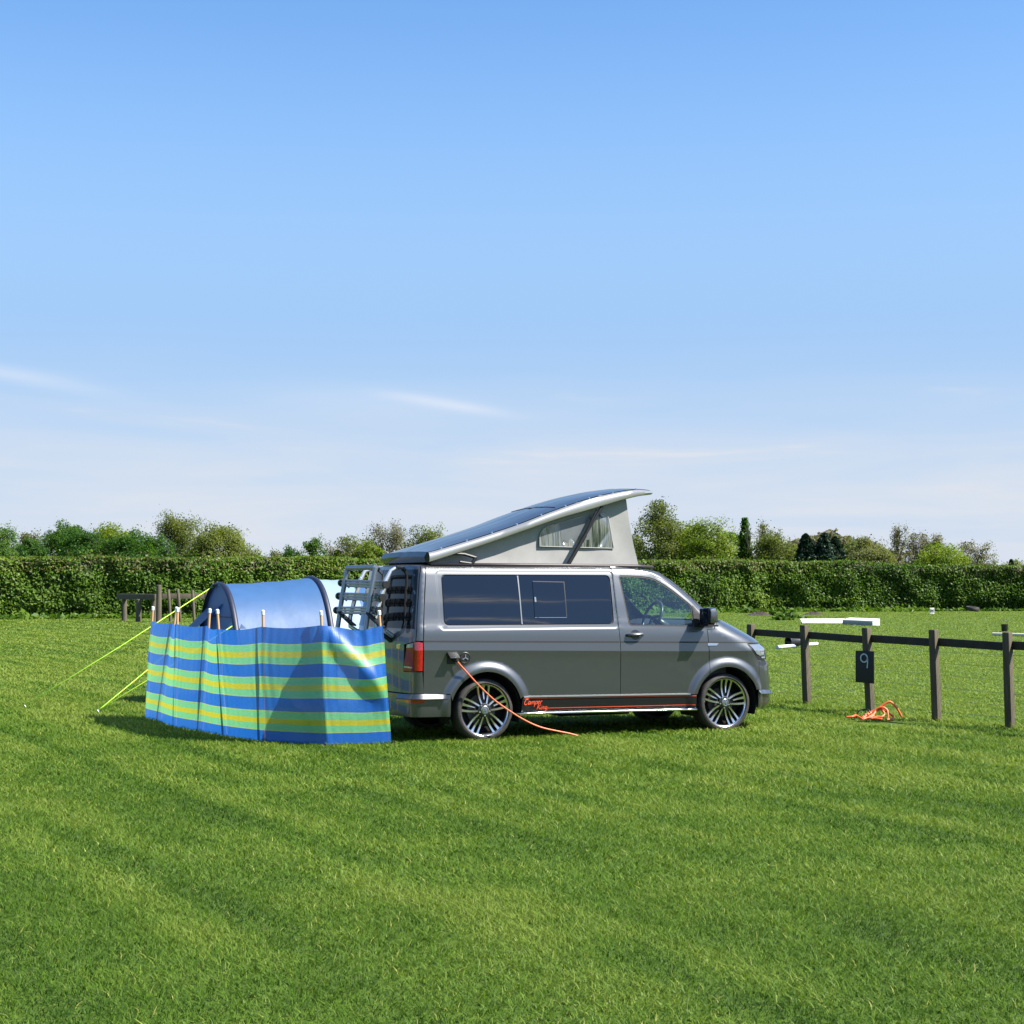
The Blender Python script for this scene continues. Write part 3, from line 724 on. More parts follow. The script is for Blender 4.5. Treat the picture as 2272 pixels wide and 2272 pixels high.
# --- outlines on the flank (s, z)
SEAM_B = [(1.590, 1.812), (1.588, 1.566), (1.594, 1.358), (1.601, 1.166), (1.607, 1.039), (1.614, .767), (1.615, .46)]
zsill = lambda s: .462-.0123*(s-.42)
TOPZ = 1.862
xseam = lambda z: x_seam(z)+.004
# rear flank: from the tail corner to the door
rear_out = [(xseam(TOPZ), TOPZ), (1.59, TOPZ)] + SEAM_B[:-1] + [(1.615, zsill(1.615)), (.42, zsill(.42))] + archpts(0, .44, True)[:]
rear_out += [(-.42, .512), (xseam(.512), .512), (xseam(.8), .8), (xseam(1.07), 1.07), (xseam(1.418), 1.418)]
win_r = roundc([(-.463, 1.240), (.425, 1.238), (.425, 1.760), (-.452, 1.760)], [.06, .012, .012, .04])
win_m = roundc([(.442, 1.238), (1.540, 1.236), (1.550, 1.760), (.442, 1.760)], [.012, .05, .05, .012])
hole = roundc([(-.475, 1.228), (1.553, 1.224), (1.563, 1.772), (-.464, 1.772)], [.07, .06, .06, .05])
side = patch('rear_side_panel', rear_out, M_paint, van, [hole], res=.05)
M_seal = M_rub
patch('window_seal', shrink(hole, -.002), M_rub, side, off=-.010, res=.09, lip=0)
g1 = patch('rear_side_window', win_r, M_glassd, side, off=-.004, res=.12, lip=.004)
g2 = patch('middle_side_window', win_m, M_glassd, side, off=-.004, res=.12, lip=.004)
sl_o = [(.592, 1.309), (.975, 1.306), (.982, 1.692), (.604, 1.698)]
M_gline = mat('window_joint', (.004, .004, .005), .5)
patch('sliding_pane', roundc(sl_o, .02), M_glassd, g2, off=.002, res=.12, lip=.004)
patch('pane_edge', [(.972, 1.31), (.981, 1.31), (.989, 1.697), (.606, 1.704), (.606, 1.695), (.979, 1.688)], M_gline, g2, off=.003, res=0, lip=0)
patch('pane_lower_edge', [(.592, 1.304), (.975, 1.301), (.975, 1.307), (.592, 1.310)], mat('pane_bright_edge', (.20, .24, .30), .2, metal=.6), g2, off=.003, res=0, lip=0)
patch('latch', roundc([(.603, 1.475), (.622, 1.475), (.622, 1.530), (.603, 1.530)], .006), M_lens, g2, off=.012, res=0, lip=.01)
patch('divider_bar', [(.4275, 1.237), (.4405, 1.237), (.4405, 1.761), (.4275, 1.761)], mat('dull_bar', (.22, .23, .24), .35, metal=.6), side, off=.001, res=0, lip=.004)

# driver's door
door_top = [(1.595, 1.812), (1.937, 1.806), (2.075, 1.785), (2.213, 1.728), (2.420, 1.614), (2.612, 1.449), (2.745, 1.284), (2.826, 1.188), (2.813, 1.160), (2.734, 1.154), (2.737, 1.007), (2.747, .826), (2.738, .729)]
def shift(l, d): return [(a+d, b) for a, b in l]
a2 = math.pi-math.asin((.43-ARCH[1][1])/AR); a1 = math.acos((2.738-ARCH[1][0])/AR)
door_out = shift(SEAM_B, .007) + [(1.622, zsill(1.62))] + [(2.98-AR*math.cos(math.pi-a2)-.0, .43)] + arc(ARCH[1], AR, a2, math.pi-(math.pi-a1) if a1 > math.pi/2 else math.pi-a1, 14) + door_top[::-1][1:-1] + [(1.602, 1.812)]
dw = roundc([(1.679, 1.757), (1.745, 1.213), (2.553, 1.203), (2.560, 1.315), (2.552, 1.423), (2.506, 1.461), (2.426, 1.520), (2.328, 1.592), (2.229, 1.660), (2.136, 1.712), (2.061, 1.736), (1.955, 1.748), (1.813, 1.755)], [.02, .03, .02, 0, .03, 0, 0, 0, 0, 0, 0, 0, 0])
dhole = shrink(dw, -.012)
door = patch('driver_door', door_out, M_paint, van, [dhole], res=.05)
ring = patch('window_seal', dhole, M_rub, door, [shrink(dw, .006)], off=-.005, res=0, edge=.03, lip=.006)
patch('door_window', dw, M_glass, door, off=-.008, res=.12, lip=0)
sail = [(2.570, 1.428), (2.640, 1.452), (2.742, 1.296), (2.818, 1.190), (2.806, 1.168), (2.735, 1.160), (2.566, 1.198)]
sailp = [(2.575, 1.43), (2.60, 1.42), (2.655, 1.33), (2.70, 1.26), (2.80, 1.185), (2.797, 1.172), (2.565, 1.186)]
patch('mirror_base_panel', sailp, M_black, door, off=.003, res=0, lip=.006)
# front wing, bonnet side, nose
wing = [(2.742, 1.154), (2.822, 1.154), (2.836, 1.186), (2.93, 1.235), (2.990, 1.214), (3.014, 1.187), (3.137, 1.128), (3.245, 1.073), (3.322, 1.029), (3.370, .993), (3.268, .988), (3.262, .972), (3.345, .870), (3.440, .792), (3.447, .740), (3.40, .46)] 
a_w = math.asin((.46-ARCH[1][1])/AR)
wing_out = [(2.745, 1.007), (2.755, .826), (2.746, .735)] + arc(ARCH[1], AR, math.acos((2.746-2.98)/AR), a_w, 30) + [(3.400, .46), (3.441, .735), (3.441, .794), (3.345, .873), (3.262, .972), (3.266, .990)] + [(3.366, .996), (3.319, 1.033), (3.243, 1.077), (3.135, 1.132), (3.012, 1.191), (2.986, 1.218), (2.93, 1.238), (2.838, 1.192), (2.824, 1.160), (2.742, 1.148)]
wingo = patch('front_wing', wing_out, M_paint, van, res=.05)
SF = lambda z: x_fr(z)-a_fr(z)+.75*(a_fr(z)+half(x_fr(z)-a_fr(z), z))      # s on the centre line of the nose
def band(z0, z1, s0, material, name, off=0., k=6, parent=van, lip=.014, **kw):
    right = [(SF(z0+(z1-z0)*i/k)-.002, z0+(z1-z0)*i/k) for i in range(k+1)]
    left = [(s0(z1-(z1-z0)*i/k), z1-(z1-z0)*i/k) for i in range(k+1)]
    return [patch(name if not mi else name, right+left, material, parent, off=off, mirror=mi, lip=lip, **kw) for mi in (False, True)]
SHN = pchip([.99, .996, 1.033, 1.077, 1.132, 1.191, 1.218, 1.24, 1.256], [3.376, 3.370, 3.323, 3.247, 3.139, 3.016, 2.992, 2.95, 2.93])
bon = []
for mi in (False, True):
    k = 9; zz_ = [.992+(1.252-.992)*i/k for i in range(k+1)]
    bon.append(patch('bonnet', [(SF(z)-.002, z) for z in zz_]+[(SHN(z), z) for z in zz_[::-1]], M_paint, van, mirror=mi, res=.06))
hl = [(3.270, .984), (3.60, .985), (3.70, .934), (3.672, .885), (3.685, .840), (3.645, .782), (3.450, .800), (3.352, .873)]
for mi in (False, True):
    h_ = patch('headlight', hl, M_black, van, off=-.004, mirror=mi, res=.05)
    patch('lens', [(3.295, .975), (3.58, .976), (3.66, .932), (3.642, .888), (3.60, .850), (3.47, .845), (3.40, .868)], M_lens, h_, off=.004, mirror=mi, res=.05, lip=.006)
    patch('daylight_strip', [(3.505, .815), (3.63, .812), (3.660, .855), (3.640, .842), (3.61, .832), (3.50, .834)], M_chrome, h_, off=.006, mirror=mi, res=0, lip=.006)
    fb = [(3.400, .452), (3.447, .735), (3.447, .794)]
    patch('front_bumper', [(3.402, .25), (3.55, .222), (SF(.222)-.002, .222), (SF(.4)-.002, .4), (SF(.6)-.002, .6), (SF(.778)-.002, .778), (3.650, .778), (3.446, .796), (3.448, .735), (3.405, .455)], M_paint, van, mirror=mi, res=.05)
    patch('grille', [(3.715, .80), (SF(.8)-.001, .80), (SF(.97)-.001, .97), (3.715, .97)], M_black, van, off=-.002, mirror=mi, res=.06)
    patch('bumper_blade', [(3.399, .44), (3.415, .412), (3.69, .402), (3.785, .412), (3.70, .442), (3.52, .452), (3.40, .452)], M_paint, van, off=lambda s, z: .008+.030*(.452-z)/.05, mirror=mi, res=.05, lip=.012)
# a-pillar and windscreen; the roof edge above the door
pil = [(1.600, 1.866), (1.600, 1.818), (1.937, 1.812), (2.080, 1.791), (2.220, 1.734), (2.428, 1.619), (2.620, 1.453), (2.752, 1.289), (2.834, 1.193), (2.925, 1.246), (3.03, 1.262)]
SW = lambda z: x_fr(z)-a_fr(z)+.26*(.75*(a_fr(z)+half(x_fr(z)-a_fr(z), z)))
zz_ = [1.275+(1.845-1.275)*i/14 for i in range(15)]
for mi in (False, True):
    patch('windscreen_pillar', pil+[(SW(z), z) for z in zz_]+[(2.02, 1.857), (1.9, 1.864)], M_paint, van, mirror=mi, res=.05, lip=.004)
    patch('windscreen', [(SW(z)+.008, z) for z in zz_]+[(SF(z)-.002, z) for z in zz_[::-1]], M_glass, van, mirror=mi, off=-.003, res=.08, lip=0)
    patch('screen_edge', [(SW(z)-.012, z) for z in zz_]+[(SW(z)+.030, z) for z in zz_[::-1]], M_rub, van, mirror=mi, off=.004, res=0, lip=.006)
# decal band, pinstripes, side bar, flank groove
def strip(name, s0, s1, zf, h, material, parent, off, k=24, lip=.003, **kw):
    return patch(name, [(s0+(s1-s0)*i/k, zf(s0+(s1-s0)*i/k)) for i in range(k+1)]+[(s1+(s0-s1)*i/k, zf(s1+(s0-s1)*i/k)+h) for i in range(k+1)], material, parent, off=off, res=0, edge=.06, lip=lip, **kw)
zlow = lambda s: .285-.0095*(s-.38)
sillp = patch('sill', [(.405, zlow(.4)-.02), (2.575, zlow(2.57)-.02)]+[(2.575, zsill(2.575)-.006), (.42, zsill(.42)-.006)], M_blk, van, off=-.004, res=.08)
zw = lambda s: 1.056-.0165*s if s < 2.75 else 1.0106-.019*(s-2.75)
strip('pinstripe', .425, 2.57, lambda s: zsill(s)-.028, .007, M_orange, sillp, .001)
strip('pinstripe', .70, 2.56, lambda s: zlow(s)+.042, .0045, M_orange, sillp, .001)
strip('sill_moulding', .43, 2.50, lambda s: zsill(s)-.012, .016, mat('grey_moulding', (.30, .31, .32), .35, metal=.5), sillp, .012, lip=.014)
b = MB(); bar = [P(s, zlow(s), .045)+np.array([0, 0, -.004]) for s in np.linspace(.37, 2.55, 20)]
b.tube([bar[0]+np.array([-.02, .06, 0])]+bar+[bar[-1]+np.array([.02, .06, 0])], .012, 12); b.build('side_bar', M_chrome, sillp, smooth=True)
gv = [strip('flank_groove', xseam(1.07), 1.596, lambda s: zw(s)-.008, .017, M_rub, side, .0015), strip('flank_groove', 1.614, 2.731, lambda s: zw(s)-.008, .016, M_rub, door, .0015),
      strip('flank_groove', 2.746, 3.40, lambda s: zw(s)-.006, .013, M_rub, wingo, .0015)]
patch('wing_badge', [(2.728, 1.002), (2.872, .997), (2.842, .973), (2.728, .973)], M_chrome, wingo, off=.006, res=0, lip=.006)
# lettering on the sill band, brush-script strokes
def strokes(polys, s0, z0, sc, wd, material, parent, off, name='lettering', slant=.25, width=1.):
    m = MB()
    for pl in polys:
        pl = [np.array(p, float) for p in pl]
        q = []
        for i in range(len(pl)-1):                                     # smooth the stroke
            p0, p1, p2, p3 = pl[max(i-1, 0)], pl[i], pl[i+1], pl[min(i+2, len(pl)-1)]
            for j in range(5):
                t = j/5; q.append(.5*((2*p1)+(-p0+p2)*t+(2*p0-5*p1+4*p2-p3)*t*t+(-p0+3*p1-3*p2+p3)*t**3))
        q.append(pl[-1])
        q = np.array(q); d = np.gradient(q, axis=0); d /= np.linalg.norm(d, axis=1)[:, None]+1e-9; nn_ = np.stack([-d[:, 1], d[:, 0]], 1)
        tpr = np.interp(np.linspace(0, 1, len(q)), [0, .15, .85, 1], [.5, 1, 1, .5])[:, None]
        A = q+nn_*wd*tpr; B = q-nn_*wd*tpr
        def mp3(u): return P(s0+sc*(u[0]*width+slant*u[1]), z0+sc*u[1], off)
        v = [mp3(u) for u in A]+[mp3(u) for u in B]; k = len(q)
        m.add(v, [(i, i+1, k+i+1, k+i) for i in range(k-1)])
    return m.build(name, material, parent, recalc=False)
CAMPER = [[(.75, .82), (.6, 1), (.3, .95), (.05, .55), (.1, .15), (.4, 0), (.72, .2)],
 [(1.3, .5), (1.1, .58), (.92, .35), (.98, .05), (1.2, .1), (1.34, .5), (1.32, .1), (1.45, .05)], [(1.5, .55), (1.55, .0), (1.56, .3), (1.74, .55), (1.8, .4), (1.8, .0), (1.82, .3), (2.0, .56), (2.08, .4), (2.06, .05), (2.2, .08)],
 [(2.3, .58), (2.26, .1), (2.2, -.5)], [(2.28, .4), (2.48, .58), (2.62, .4), (2.52, .08), (2.28, .08)], [(2.74, .28), (2.95, .34), (3.0, .52), (2.86, .58), (2.74, .36), (2.78, .08), (3.0, .04), (3.12, .16)], [(3.2, .58), (3.22, .3), (3.18, .0)], [(3.2, .38), (3.34, .58), (3.48, .52)]]
KING = [[(.1, 1.05), (.12, .5), (.02, 0)], [(.62, 1.0), (.35, .68), (.12, .48)], [(.2, .52), (.42, .3), (.66, 0)], [(.84, .56), (.8, .1), (.94, .06)], [(.86, .78), (.87, .84)],
 [(1.06, .55), (1.06, 0)], [(1.06, .32), (1.26, .57), (1.38, .42), (1.36, .06), (1.5, .08)], [(1.94, .5), (1.76, .58), (1.6, .32), (1.7, .06), (1.9, .14), (1.97, .55), (1.9, -.2), (1.72, -.45), (1.5, -.32)]]
strokes(CAMPER, .432, .372, .058, .062, M_orange, sillp, .0025, width=1.12)
strokes(KING, .60, .316, .052, .062, M_orange, sillp, .0025, width=1.15)
# door handle
hb = patch('handle_recess', [(1.805+.062*math.cos(k*math.pi/12), 1.106+.056*math.sin(k*math.pi/12)) for k in range(24)], mat('handle_bowl', (.055, .056, .056), .3, metal=.6), door, off=.0015, res=0, lip=.002)
b = MB(); hp = [P(s, 1.108, o_) for s, o_ in ((1.690, .004), (1.715, .03), (1.76, .042), (1.82, .046), (1.87, .036), (1.902, .006))]
b.tube(hp, [.012, .024, .026, .026, .024, .012], 12, flat=.8); b.build('door_handle', M_paint, door, smooth=True)
# door mirror
mir = MB()
mc = P(2.69, 1.31)+np.array([-.02, -.165, .0])
prof = []
for j, (ty, sx_, sz_, dx_) in enumerate(((-.125, .045, .050, -.01), (-.115, .062, .080, -.005), (-.07, .078, .098, 0), (0, .085, .102, 0), (.06, .080, .095, .0), (.10, .055, .065, -.01))):
    prof.append((ty, sx_, sz_, dx_))
v = []; nrg = 20
for ty, sx_, sz_, dx_ in prof:
    for k in range(nrg):
        a = 2*math.pi*k/nrg; cx_ = math.copysign(abs(math.cos(a))**.7, math.cos(a)); sz2 = math.copysign(abs(math.sin(a))**.7, math.sin(a))
        v.append(mc+np.array([max(cx_, -.55)*sx_+dx_, ty, sz2*sz_]))
f = [(i*nrg+k, i*nrg+(k+1) % nrg, (i+1)*nrg+(k+1) % nrg, (i+1)*nrg+k) for i in range(len(prof)-1) for k in range(nrg)]+[tuple(range(nrg))[::-1], tuple((len(prof)-1)*nrg+k for k in range(nrg))]
mir.add(v, f); mo = mir.build('door_mirror', M_paint, door, smooth='auto')
b = MB(); b.box(mc+np.array([-.048, 0, 0]), (.012, .20, .165)); b.build('mirror_glass', M_glassd, mo, bevel=.004)
b = MB(); b.tube([mc+np.array([0, .06, -.075]), mc+np.array([.01, .14, -.10]), mc+np.array([.01, .20, -.115])], [.035, .038, .045], 10, flat=.8); b.box(mc+np.array([0, -.01, -.106]), (.14, .20, .022)); b.build('mirror_arm', M_black, mo, bevel=.005)
# left flank (away from the camera): one panel with its windows and arches
def mpoly(p): return p
lo = [(xseam(TOPZ), TOPZ), (2.0, TOPZ), (2.075, 1.80), (2.213, 1.742), (2.420, 1.628), (2.612, 1.463), (2.745, 1.298), (2.838, 1.19), (2.93, 1.238), (2.986, 1.218), (3.135, 1.132), (3.319, 1.033), (3.366, .996), (3.262, .972), (3.441, .794), (3.405, .45)] + arc(ARCH[1], AR, .3, math.pi-.3)+[(2.55, .27), (.42, .29)]+arc(ARCH[0], AR, .3, math.pi-.3)+[(-.42, .512), (xseam(.512), .512), (xseam(.8), .8), (xseam(1.07), 1.07), (xseam(1.418), 1.418)]
lp = patch('left_side_panel', lo, M_paint, van, [hole, dhole], mirror=True, res=.09, edge=.04)
patch('left_side_window', hole, M_glassd, lp, mirror=True, off=-.006, res=.15, edge=.06)
patch('left_cab_window', dhole, M_glass, lp, mirror=True, off=-.006, res=.15, edge=.06, lip=0)
for mi in (True,):
    patch('left_mirror_panel', sailp, M_black, lp, mirror=True, off=.003, res=0)
# --- rear: corner pillar, tailgate, glass, lamps, bumper
YS = lambda z: -RC*TH1-2*(half(x_seam(z)-.02, z)-RC*(1-math.cos(TH1)))      # s of the far corner, measured from the corner start
sC = lambda z: x_seam(z)-.02
def srear(z, a): return sC(z)-a
def rearpoly(rows): return [(sC(z)-a, z) for z, a in rows]
W0 = lambda z: RC*TH1+(half(sC(z), z)-RC*(1-math.cos(TH1)))                # corner start to the centre line
A_t = [(1.862, .025), (1.75, .040), (1.418, .050), (1.14, .052), (1.075, .058)]
for mi in (False, True):
    cp = [(xseam(z)-.008, z) for z in (1.862, 1.6, 1.418, 1.2, 1.074)]+rearpoly(A_t[::-1])
    patch('corner_pillar', cp, M_paint, van, mirror=mi, res=.04)
    lamp = [(-.728, 1.056), (-.728, .757), (-.80, .750), (-1.005, .752), (-.985, .85), (-.940, 1.03), (-.81, 1.062)]
    L_ = patch('tail_lamp', lamp, M_reddk, van, mirror=mi, off=.006, res=.04, lip=.02)
    patch('red_lens', [(-.732, 1.052), (-.732, .760), (-.808, .760), (-.815, 1.060), (-.77, 1.063)], M_red, L_, mirror=mi, off=.009, res=.03, lip=.004)
    patch('reversing_lens', [(-.830, 1.05), (-.835, 1.005), (-.948, .997), (-.932, 1.032)], M_lens, L_, mirror=mi, off=.009, res=0, lip=.004)
    patch('lower_lens', [(-.838, .785), (-.838, .800), (-.985, .805), (-.988, .788)], M_lens, L_, mirror=mi, off=.009, res=0, lip=.004)
    q = [(-.728, .748), (xseam(.53), .53), (xseam(.515)-.01, .522), (-1.03, .522), (-1.02, .742)]
    patch('rear_quarter', q, M_paint, van, mirror=mi, res=.05)
    rb = [(-.425, .503), (-.74, .512), (-1.10, .508), (sC(.5)-W0(.5)+.001, .508), (sC(.27)-W0(.27)+.001, .27), (-1.2, .272), (-.8, .276), (-.423, .272)]
    rbo = patch('rear_bumper', [(p[0], p[1]) for p in rb], M_paint, van, mirror=mi, off=.022, res=.05, lip=.06)
    patch('bumper_trim', [(-.470, .510), (-.77, .518), (-1.05, .508), (-1.05, .466), (-.84, .468), (-.462, .466)], M_paint, rbo, mirror=mi, off=lambda s, z: .024+.040*(.518-z)/.05, res=.04, lip=.012)
    patch('reflector', [(-.700, .462), (-.712, .424), (-.899, .420), (-1.105, .432), (-1.09, .452), (-.9, .456)], M_red, rbo, mirror=mi, off=.026, res=.04, lip=.006)
    gl = [(1.765, .085), (1.50, .092), (1.235, .125)]
    tg = rearpoly([(1.862, .034), (1.75, .049), (1.418, .059), (1.14, .061), (1.068, .067)])+[(-1.012, 1.03), (-1.014, .742), (-1.04, .522)]+[(sC(z)-W0(z)+.001, z) for z in (.522, .8, 1.1, 1.4, 1.7, 1.862)]
    gho = rearpoly([(1.825, .056), (1.75, .062), (1.50, .070), (1.20, .080)])+[(sC(z)-W0(z)+.0005, z) for z in (1.20, 1.4, 1.6, 1.825)]
    tgo = patch('tailgate', tg, M_paint, van, mirror=mi, res=.06)
    patch('rear_window', gho, M_glassr, tgo, mirror=mi, off=.004, res=.08, lip=.006)
# small chrome letters low on the tailgate
tb_ = [[(0, 1), (.6, 1)], [(.3, 1), (.3, 0)], [(.9, 1), (.9, 0)], [(.9, 1), (1.2, .9), (1.35, .5), (1.2, .1), (.9, 0)], [(1.7, 1), (1.7, 0)]]
strokes([[(-p[0], p[1]) for p in l] for l in tb_], -1.07, .985, .045, .10, M_chrome, van, .004, 'chrome_letters', slant=0)
# --- roof skin, raised channel
zR = TOPZ
ring_ = []
for mi in (False, True):
    r_ = [P(sC(zR)-a, zR) for a in np.linspace(W0(zR), 0, 14)]+[P(s, zR) for s in np.linspace(sC(zR)+.01, x_fr(zR)-a_fr(zR), 16)]+[P(x_fr(zR)-a_fr(zR)+.75*(a_fr(zR)+half(1.5, zR))*t_, zR) for t_ in np.linspace(.1, 1, 10)]
    ring_.append([np.array([p[0], p[1]*(-1 if mi else 1), p[2]]) for p in r_])
loop = ring_[0]+ring_[1][::-1][1:-1]
b = MB(); cen_ = np.array([.7, 0, 0]); rings = []
for k_, (f_, dz) in enumerate(((1, -.004), (.97, .010), (.90, .024), (.7, .036), (.4, .045), (.02, .05))):
    rings.append([np.array([cen_[0]+(p[0]-cen_[0])*(f_ if k_ > 0 else 1), p[1]*f_, zR+dz]) for p in loop])
n_ = len(loop)
b.add([p for r_ in rings for p in r_], [(i*n_+k, i*n_+(k+1) % n_, (i+1)*n_+(k+1) % n_, (i+1)*n_+k) for i in range(len(rings)-1) for k in range(n_)])
b.build('roof_skin', M_paint, van, smooth=True)
b = MB()
for sy in (-1, 1): b.tube([(-.55, sy*.715, 1.876), (.5, sy*.715, 1.878), (1.95, sy*.700, 1.873), (2.2, sy*.62, 1.865)], .020, 8)
b.build('roof_seal', mat('roof_rubber', (.035, .025, .028), .5, noise=.2), van, smooth=True)
# --- dark inner shell behind the joints, floor, wheel wells
def rawgrid(name, s_list, z_list, off, mirror, material):
    v = [P(s, z, off) for s in s_list for z in z_list]; nz_ = len(z_list)
    if mirror: v = [np.array([p[0], -p[1], p[2]]) for p in v]
    return v, [(i*nz_+j, (i+1)*nz_+j, (i+1)*nz_+j+1, i*nz_+j+1) for i in range(len(s_list)-1) for j in range(nz_-1)]
b = MB()
for mi in (False, True):
    for s_l, z_l in ((np.linspace(.45, 2.54, 24), np.linspace(.27, 1.17, 12)), (np.linspace(-.40, .45, 10), np.linspace(.775, 1.17, 6)), (np.linspace(-.70, -.40, 6), np.linspace(.3, 1.17, 10)), (np.linspace(-.70, 1.60, 26), np.linspace(1.17, 1.85, 10)),
                     (np.linspace(2.54, 3.42, 12), np.linspace(.775, 1.14, 6)), (np.linspace(3.395, 3.5, 3), np.linspace(.25, .95, 6))):
        v, f = rawgrid('', s_l, z_l, -.026, mi, None); b.add(v, f)
    z_l = np.linspace(.3, 1.855, 14); rows = [[P(sC(z)-a*W0(z), z, -.026) for z in z_l] for a in np.linspace(0, .999, 12)]
    v = [p*np.array([1, -1 if mi else 1, 1]) for r_ in rows for p in r_]; b.add(v, [(i*14+j, (i+1)*14+j, (i+1)*14+j+1, i*14+j+1) for i in range(11) for j in range(13)])
    z_l = np.linspace(.25, 1.24, 10); rows = [[P(x_fr(z)-a_fr(z)+(SF(z)-x_fr(z)+a_fr(z))*a, z, -.026) for z in z_l] for a in np.linspace(.45, .999, 10)]
    v = [p*np.array([1, -1 if mi else 1, 1]) for r_ in rows for p in r_]; b.add(v, [(i*10+j, (i+1)*10+j, (i+1)*10+j+1, i*10+j+1) for i in range(9) for j in range(9)])
b.build('inner_shell', M_dark, van, smooth=True, recalc=False)
b = MB()
b.box((1.5, 0, .30), (2.06, 1.66, .10)); b.box((1.5, 0, .55), (4.3, 1.05, .40)); b.box((-.62, 0, .45), (.38, 1.5, .22)); b.box((3.55, 0, .45), (.35, 1.4, .30)); b.box((1.65, .1, .22), (.9, .7, .10)); b.box((1.9, .55, .20), (.55, .3, .12))
b.build('underbody', M_dark, van, bevel=.02)
for ax, az in ARCH:
    for sy in (-1, 1):
        b = MB(); pr = [(ax+.418*math.cos(a), az+.418*math.sin(a)) for a in np.linspace(-.35, math.pi+.35, 26)]
        v = [(x, sy*y_, z) for y_ in (.905, .58) for x, z in pr]; n_ = len(pr)
        b.add(v+[(ax, sy*.58, az)], [(i, i+1, n_+i+1, n_+i) for i in range(n_-1)]+[(n_+i, n_+i+1, 2*n_) for i in range(n_-1)]); b.build('wheel_well', M_dark, van, smooth=False)
b = MB(); b.tube([(.55, -.62, .235), (.40, -.66, .235), (.33, -.70, .23)], .028, 12); b.build('exhaust_pipe', M_chrome, van, smooth='auto')
# --- cab: floor, dash, wheel, seats
M_seat = mat('dark_seat_cloth', (.045, .05, .06), .85, noise=.3, nscale=40)
M_cream = mat('sunlit_top_tone', (.62, .62, .56), .9, noise=.15, nscale=20)  # pale sheet added for a sunlit top inside the cab, brightness in its colour
b = MB(); b.prism([(2.35, .55), (3.05, .55), (3.05, 1.20), (2.78, 1.25), (2.52, 1.20), (2.42, .95)], 1.66, org=(0, -.83, 0)); b.build('dashboard', mat('dash_plastic', (.03, .03, .033), .6, noise=.2, nscale=60), van, bevel=.03)
b = MB()
cw_ = np.array([2.33, -.38, 1.29]); ax1 = np.array([0, 1., 0]); ax2 = np.array([.38, 0, .92])
b.tube([cw_+ax1*.19*math.cos(a)+ax2*.19*math.sin(a) for a in np.linspace(0, 2*math.pi, 33)[:-1]], .018, 8, close=True)
for a in (.1, math.pi-.1, -math.pi/2): b.tube([cw_, cw_+ax1*.19*math.cos(a)+ax2*.19*math.sin(a)], .018, 6)
b.tube([cw_+np.array([.02, 0, -.01]), cw_+np.array([.25, 0, -.16])], .05, 8); b.build('steering_wheel', mat('wheel_leather', (.05, .05, .055), .35), van, smooth=True)
for y_, nm in ((-.42, 1), (.42, 1)):
    b = MB(); b.box((1.75, y_, .75), (.52, .50, .16)); b.box((1.50, y_, 1.05), (.14, .48, .64), rot=Matrix.Rotation(-.14, 3, 'Y'))
    s_ = b.build('cab_seat', M_seat, van, bevel=.05, segs=3)
    b = MB(); b.box((1.46, y_, 1.46), (.10, .26, .18)); b.build('headrest', M_seat, s_, bevel=.04, segs=3)
    if y_ > 0:
        m = MB(); nx_, ny_ = 14, 10; v = []
        for i in range(nx_):
            for j in range(ny_):
                x = 1.50+.62*i/(nx_-1); yy = .10+.55*j/(ny_-1); v.append((x, yy, 1.47-.13*(i/(nx_-1))-.05*math.sin(i*.5)+.015*math.sin(j*1.3+i*.7)))
        m.add(v, [(i*ny_+j, (i+1)*ny_+j, (i+1)*ny_+j+1, i*ny_+j+1) for i in range(nx_-1) for j in range(ny_-1)]); mm = m.build('sunlit_top_sheet', M_cream, s_, smooth=True)
b = MB(); b.box((1.40, 0, 1.02), (.03, 1.5, 1.5)); b.build('cab_curtain', mat('grey_curtain', (.07, .075, .085), .9, noise=.2), van)
